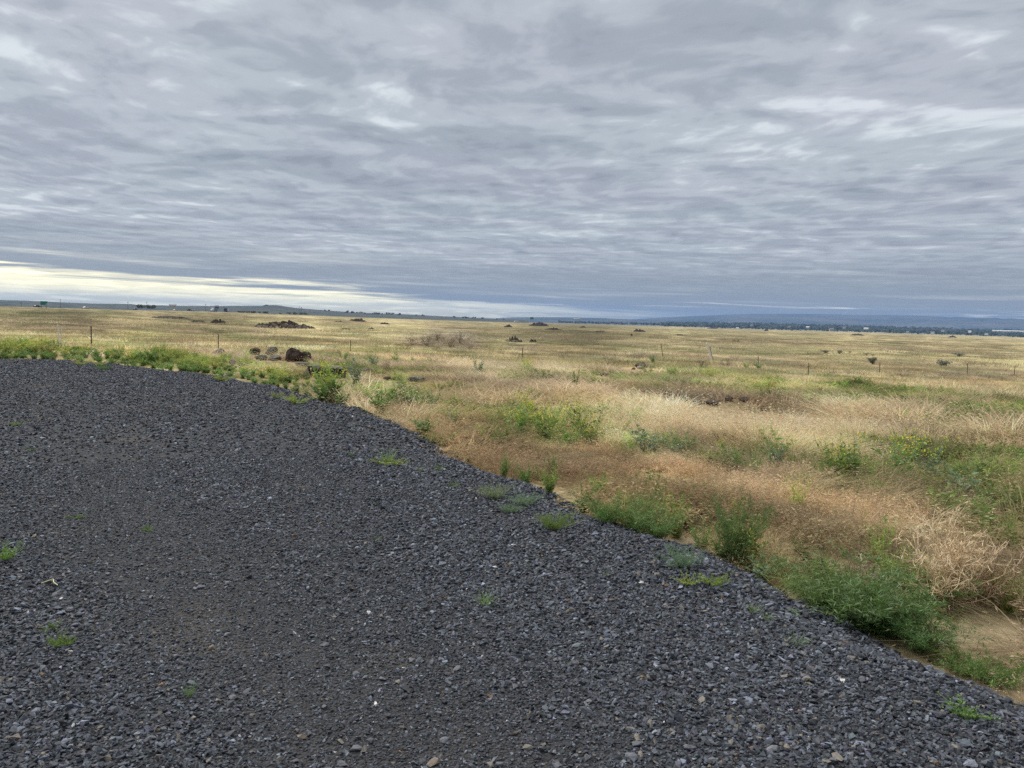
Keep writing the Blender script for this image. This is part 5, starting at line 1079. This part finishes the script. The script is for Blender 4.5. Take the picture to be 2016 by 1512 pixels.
for a_ in [(1985, 655.5, 46, 5, 3400, M_PAINTW, M_ROOFW, 'long white warehouse above the trees at the far right', 'warehouse', 'warehouse', .4, True), (1637, 650, 9, 4.5, 2600, M_WALLP, M_ROOFG, 'pinkish farm house before the trees, right of centre'), (1836, 656, 7, 3.5, 2500, M_PAINTW, M_ROOFG, 'white house low in the tree belt, right of the pinkish house'),
  (1909, 654, 5, 3, 2600, M_PAINTW, M_ROOFW, 'small white house high in the tree belt left of the warehouse'), (1942, 658.5, 6, 3, 2500, M_PAINTW, M_ROOFG, 'small white house at the foot of the trees below the warehouse'), (1856, 652.5, 6, 3, 2700, M_WALLC, M_ROOFG, 'pale house between the white houses'), (1787, 655, 5, 3, 2550, M_WALLC, M_ROOFG, 'pale house in the middle of the tree belt'),
  (1705, 648.5, 9, 3.5, 2600, M_WALLC, M_ROOFW, 'broad pale house with light roof in the trees'), (1662, 646, 6, 3, 2700, M_WALLC, M_ROOFG, 'pale house above the pinkish house'), (1553, 645, 6, 3, 2700, M_WALLC, M_ROOFG, 'pale house at the left of the tree belt'), (1452, 647.5, 6, 3, 2300, M_PAINTW, M_ROOFW, 'small white shed alone before the tree belt'), (1590, 645.5, 7, 3, 2700, M_WALLC, M_ROOFW, 'light roofed house in the left half of the tree belt'),
  (1480, 641, 5, 3, 2900, M_WALLC, M_ROOFG, 'small pale house at the left end of the tree belt'), (1135, 629.5, 12, 2.5, 3600, M_WALLC, M_ROOFW, 'low pale sheds on the middle horizon', 'shed', 'shed', .4, True), (340, 605, 15, 6, 1500, M_WALLC, M_ROOFG, 'low grey farm building on the left horizon above the white car', 'farm building', 'farm_building', .5, False),
  (427, 606, 8, 5.5, 1300, M_PAINTD, M_PAINTD, 'dark building on the left horizon behind the two trucks', 'building', 'building', .6, False)]: house(*a_)
M_TREE = mat_leaf('tree_inst', 'INST', .15)
def far_tree(seed):
    rg = np.random.default_rng(seed); pl = Plant()
    pl.put(*leaflets(np.array([[0, 0, 0.0]]), np.array([[0, 0, 1.0]]), .6, .05, rg), (.8, .6, .5))
    for k in range(rg.integers(5, 9)):
        c_ = np.array([rg.normal(0, .22), rg.normal(0, .22), rg.uniform(.3, .8)]); r_ = rg.uniform(.16, .30); nn = 46
        dr = rg.normal(0, 1, (nn, 3)); dr /= np.linalg.norm(dr, axis=1, keepdims=True); V, F = leaflets(c_ + dr * r_ * .5, dr + rg.normal(0, .4, (nn, 3)), r_ * .8, r_ * .6, rg); pl.put(V, F, pertint(nn, 4, rg, .35))
    return pl.mesh('tree', M_TREE)
trees_coll = sources('far_tree', [far_tree(950 + i) for i in range(6)])
TP = []; TC = []
def belt(n, p0, p1, ylow, yhigh, d0, d1, h0, h1):
    for _ in range(n):
        px = rng.uniform(p0, p1); f = rng.uniform(0, 1); dist = d0 + (d1 - d0) * f; hz_ = 632 + (px - 1008) * .0288
        py = hz_ + np.interp(px, [1150, 1500, 2016], ylow) * (1 - f) + np.interp(px, [1150, 1500, 2016], yhigh) * f
        x, y = at_dist(px, dist); dv = ray(px, py); z = CAM_Z + dv[2] / math.hypot(dv[0], dv[1]) * dist
        hh_ = rng.uniform(h0, h1); TP.append((x, y, z - 1, hh_)); TC.append(np.array((.17, .21, .19)) * rng.uniform(.5, 1.4))
belt(2600, 1300, 2130, [2.0, 1.5, 2.4], [-1, -8.5, -8], 2700, 4400, 6, 13); belt(300, 1100, 1400, [1.0, .5, 0], [-1, -3, -3], 3000, 4200, 5, 11); belt(120, 1400, 2100, [2.5, 2.5, 2.5], [1.5, 1.0, 0], 2500, 2800, 3, 8)
for px in list(rng.uniform(655, 790, 26)) + list(rng.uniform(790, 1000, 16)) + [640, 648, 521, 524]:
    x, y = at_dist(px, 2200); dv = ray(px, np.interp(px, [520, 545, 640, 700, 800, 900, 1000], [602, 602, 612, 616, 620, 625, 629.5])); TP.append((x, y, CAM_Z + dv[2] / math.hypot(dv[0], dv[1]) * 2200 - 1.5, rng.uniform(3, 6.5))); TC.append(np.array((.11, .13, .11)))
# dark scrub line on the left plain
for px, py, k in [(q, 616.5 + rng.uniform(-1, 1), 3.2) for q in rng.uniform(470, 530, 22)] + [(q, 618 + rng.uniform(-1, .8), 2.6) for q in rng.uniform(552, 606, 18)] + [(q, 604 + rng.uniform(0, 3), 3.5) for q in rng.uniform(272, 305, 22)]:
    dd_ = 1100.0; x, y = at_dist(px, dd_); dv = ray(px, py); TP.append((x, y, CAM_Z + dv[2] / math.hypot(dv[0], dv[1]) * dd_ - .8, k)); TC.append(np.array((.22, .22, .15)))
TP = np.array(TP); nT = len(TP)
scatter('distant_trees', trees_coll, TP[:, :3], np.stack([0 * TP[:, 0], 0 * TP[:, 0], rng.uniform(0, 6, nT)], -1), np.stack([TP[:, 3] * rng.uniform(.9, 1.6, nT), TP[:, 3] * 1.2, TP[:, 3]], -1), np.array(TC), rng.integers(0, 6, nT), label='dark belt of trees round the far town')

# ------------------------------------------------------------------ single stones that stand out in the gravel, and a straw
CHO = []
for me in CHIPS:
    m2 = me.copy(); m2.materials.clear(); m2.materials.append(M_STONE_O); CHO.append(m2)
cnt = 0
while cnt < 290:
    px, py = rng.uniform(-40, 2050), 700 + 830 * math.sqrt(rng.uniform(.12, 1)); x, y = at_pad(px, py); sd_ = float(pad_sd(np.array([x]), np.array([y]))[0])
    if sd_ < .1 or py < 1020: continue
    sz = rng.uniform(.026, .044); g_ = rng.uniform(.06, .17); q = rng.uniform(); c_ = (g_ * .96, g_, g_ * 1.10) if q > .2 else ((.20, .18, .15) if q > .10 else ((.20, .16, .12) if q > .07 and q < .09 else (.62, .60, .56)))
    if q < .07: sz *= .3
    z = float(pad_z(np.array([x]), np.array([y]), np.array([sd_]))[0]); o = link('stone', CHO[int(rng.integers(len(CHO)))], pad, (x, y, z + sz * .2), (rng.normal(0, .25), rng.normal(0, .25), rng.uniform(0, 6)), (sz, sz, sz * .9)); o.color = (*c_, 1); cnt += 1
x, y = at_pad(105, 1158); z = float(pad_z(np.array([x]), np.array([y]), np.array([2.0]))[0]) + .02; s = math.hypot(math.hypot(x, y), 1.6) / FOC
mb = MB(); mb.tube([(-16 * s, -.02, .004), (-5 * s, .03, .012), (4 * s, -.02, .012), (16 * s, -.05, .006)], [.0022, .003, .003, .002], 5)
tag(mb.build('straw_stalk', mat_plain('straw_pale', (.62, .58, .30), .7, 30, .1), None, loc=(x, y, z)), 'bent pale yellow straw stalk lying on the left gravel', 'straw')
# bare dirt spot on the gravel

# ------------------------------------------------------------------ the grass itself, last because it leaves room for everything above
BARE = sandm[:, 0]
def grass(n, r0, r1, kind, hs=1.0):
    X, Y = wedge(n, r0, r1, -46, 46); s = pad_sd(X, Y); ok = (s < -.10) | ((s < .22) & (rng.uniform(0, 1, n) < .28)); X, Y, s = X[ok], Y[ok], s[ok]
    c_, hg, gr, ru, px, py = veg(X, Y); n = len(X)
    if kind == 'near':
        keep = rng.uniform(0, 1, n) < (.35 + .65 * sst(-s, .1, .7)) * (.16 + .84 * sst(fbm(X, Y, 1.0, 151, 3), .41, .56))
        for cx, cy, rx, ry in [(1345, 1068, 50, 24), (1970, 1275, 120, 56), (1620, 1160, 36, 18), (1890, 1262, 56, 40), (1550, 1135, 40, 16)]:
            keep &= rng.uniform(0, 1, n) > .93 * np.exp(-((px - cx) / rx) ** 2 - ((py - cy) / ry) ** 2)
        X, Y, s, c_, hg, gr, ru = X[keep], Y[keep], s[keep], c_[keep], hg[keep], gr[keep], ru[keep]; n = len(X)
    q = rng.uniform(0, 1, n); idx = np.zeros(n, int)
    if kind == 'near':
        pg = np.clip(gr * 1.5 - .12, 0, .85); pr = np.clip(ru * 2.2, 0, 1); isg = q < pg; q2 = rng.uniform(0, 1, n)
        idx = np.where(isg, rng.integers(14, 18, n), np.where(q2 < pr, rng.integers(0, 5, n), np.where(q2 < pr + (1 - pr) * .72, rng.integers(5, 10, n), rng.integers(10, 14, n))))
        if r0 > 10: idx = np.where(isg, idx, np.where(rng.uniform(0, 1, n) < .5 + .5 * pr, rng.integers(34, 38, n), rng.integers(29, 34, n)))
        c_ = np.where(isg[:, None], (PAL['green'] * .55 + PAL['olive'] * .25 + PAL['lime'] * .2) * rng.uniform(.7, 1.35, (n, 1)) * (1 + rng.normal(0, .07, (n, 3))), c_)
        edge_ = (s > -.45) & (rng.uniform(0, 1, n) < np.where(s > -.1, 1.0, .5)); idx = np.where(edge_, rng.integers(26, 29, n), idx)
        c_ = np.where(edge_[:, None], PAL['green'] * .7 + PAL['olive'] * .3, c_)
        hg = hg * np.where(s > -.35, .6, 1.0)
    elif kind == 'mid': idx = rng.integers(18, 22, n)
    else: idx = rng.integers(22, 26, n)
    low = np.zeros(n)                    # keep the grass thin where a rock or plant stands, and low before it
    for (ox, oy, r_, ln, hard) in CLEAR:
        od = math.hypot(ox, oy)
        if od < r0 - ln - r_ or od > r1 + ln + r_: continue
        ux, uy = -ox / od, -oy / od; a_ = (X - ox) * ux + (Y - oy) * uy; b_ = np.abs((X - ox) * uy - (Y - oy) * ux)
        wd_ = r_ + (0.0 if kind == 'near' else .5)
        low = np.maximum(low, ((b_ < wd_) & (a_ > -r_ * .8) & (a_ < r_ * .4)) * 2.0)
        low = np.maximum(low, ((b_ < wd_) & (a_ >= r_ * .4) & (a_ < ln + r_)) * (1.0 if hard else .6))
    kp = rng.uniform(0, 1, n) > np.where(low > 1.5, .85, np.where(low > .9, .72, np.where(low > .5, .2, 0)))
    X, Y, s, c_, hg, idx, low = X[kp], Y[kp], s[kp], c_[kp], hg[kp], idx[kp], low[kp]; n = len(X)
    lf = np.where(low > .9, .40, np.where(low > .5, .72, 1.0)); hg = hg * lf
    c_ = c_ * np.exp((fbm(X, Y, 1.1 + .03 * r0, 171, 3)[:, None] - .5) * 1.7 + (fbm(X, Y, 5 + .12 * r0, 173, 3)[:, None] - .5) * 1.0 + rng.normal(0, .18, (n, 1))) * (1 + rng.normal(0, .03, (n, 3)))
    dn = np.hypot(X, Y); wind = np.where(fbm(X, Y, 6, 161, 2) > .5, 2.5, -.5) + rng.normal(0, 1, n) * np.where(dn < 8, 1.1, .75)
    if kind == 'near':
        sw_ = (idx >= 5) & (idx < 10) & (dn < 7.5) & (rng.uniform(0, 1, n) < .8); idx = np.where(sw_, rng.integers(0, 5, n), idx)
    rz = np.where(((idx >= 5) & (idx < 10)) | ((idx >= 29) & (idx < 34)), wind, rng.uniform(0, 6.28, n))
    rot = np.stack([rng.normal(0, .06, n), rng.normal(0, .06, n), rz], -1)
    tus = np.exp(np.clip(rng.normal(0, .26, n), -.5, .38) + (fbm(X, Y, 1.4 + .04 * r0, 181, 3) - .5) * 1.6); sh = hs ** .35 * np.clip(hg * np.where(r0 > 10, .58, .66) * tus, .12, 1.3); sw = hs * np.clip(tus * rng.uniform(.8, 1.25, n), .5, 1.7) * np.sqrt(lf) * np.where(s > -.5, .55, 1.0)
    return np.stack([X, Y, np.where(s > -.35, np.maximum(ground_z(X, Y), pad_z(X, Y, s)), ground_z(X, Y)) - .01], -1), rot, np.stack([sw, sw, sh], -1), np.clip(c_, .01, .85), idx
gp_ = [grass(17000, 2.6, 14, 'near'), grass(20000, 14, 36, 'near', 1.35), grass(26000, 34, 115, 'mid', 1.0), grass(21000, 110, 420, 'far', 1.0), grass(12000, 400, 1100, 'far', 1.35)]
for nm, q, lb in (('dry_grass', [0, 1], 'dry rust and straw coloured grass covering the near field'), ('plain_grass', [2, 3, 4], 'tan and olive grass covering the far plain')):
    A_ = [np.concatenate([gp_[k_][i] for k_ in q]) for i in range(5)]
    scatter(nm, grass_coll, *A_, label=lb)
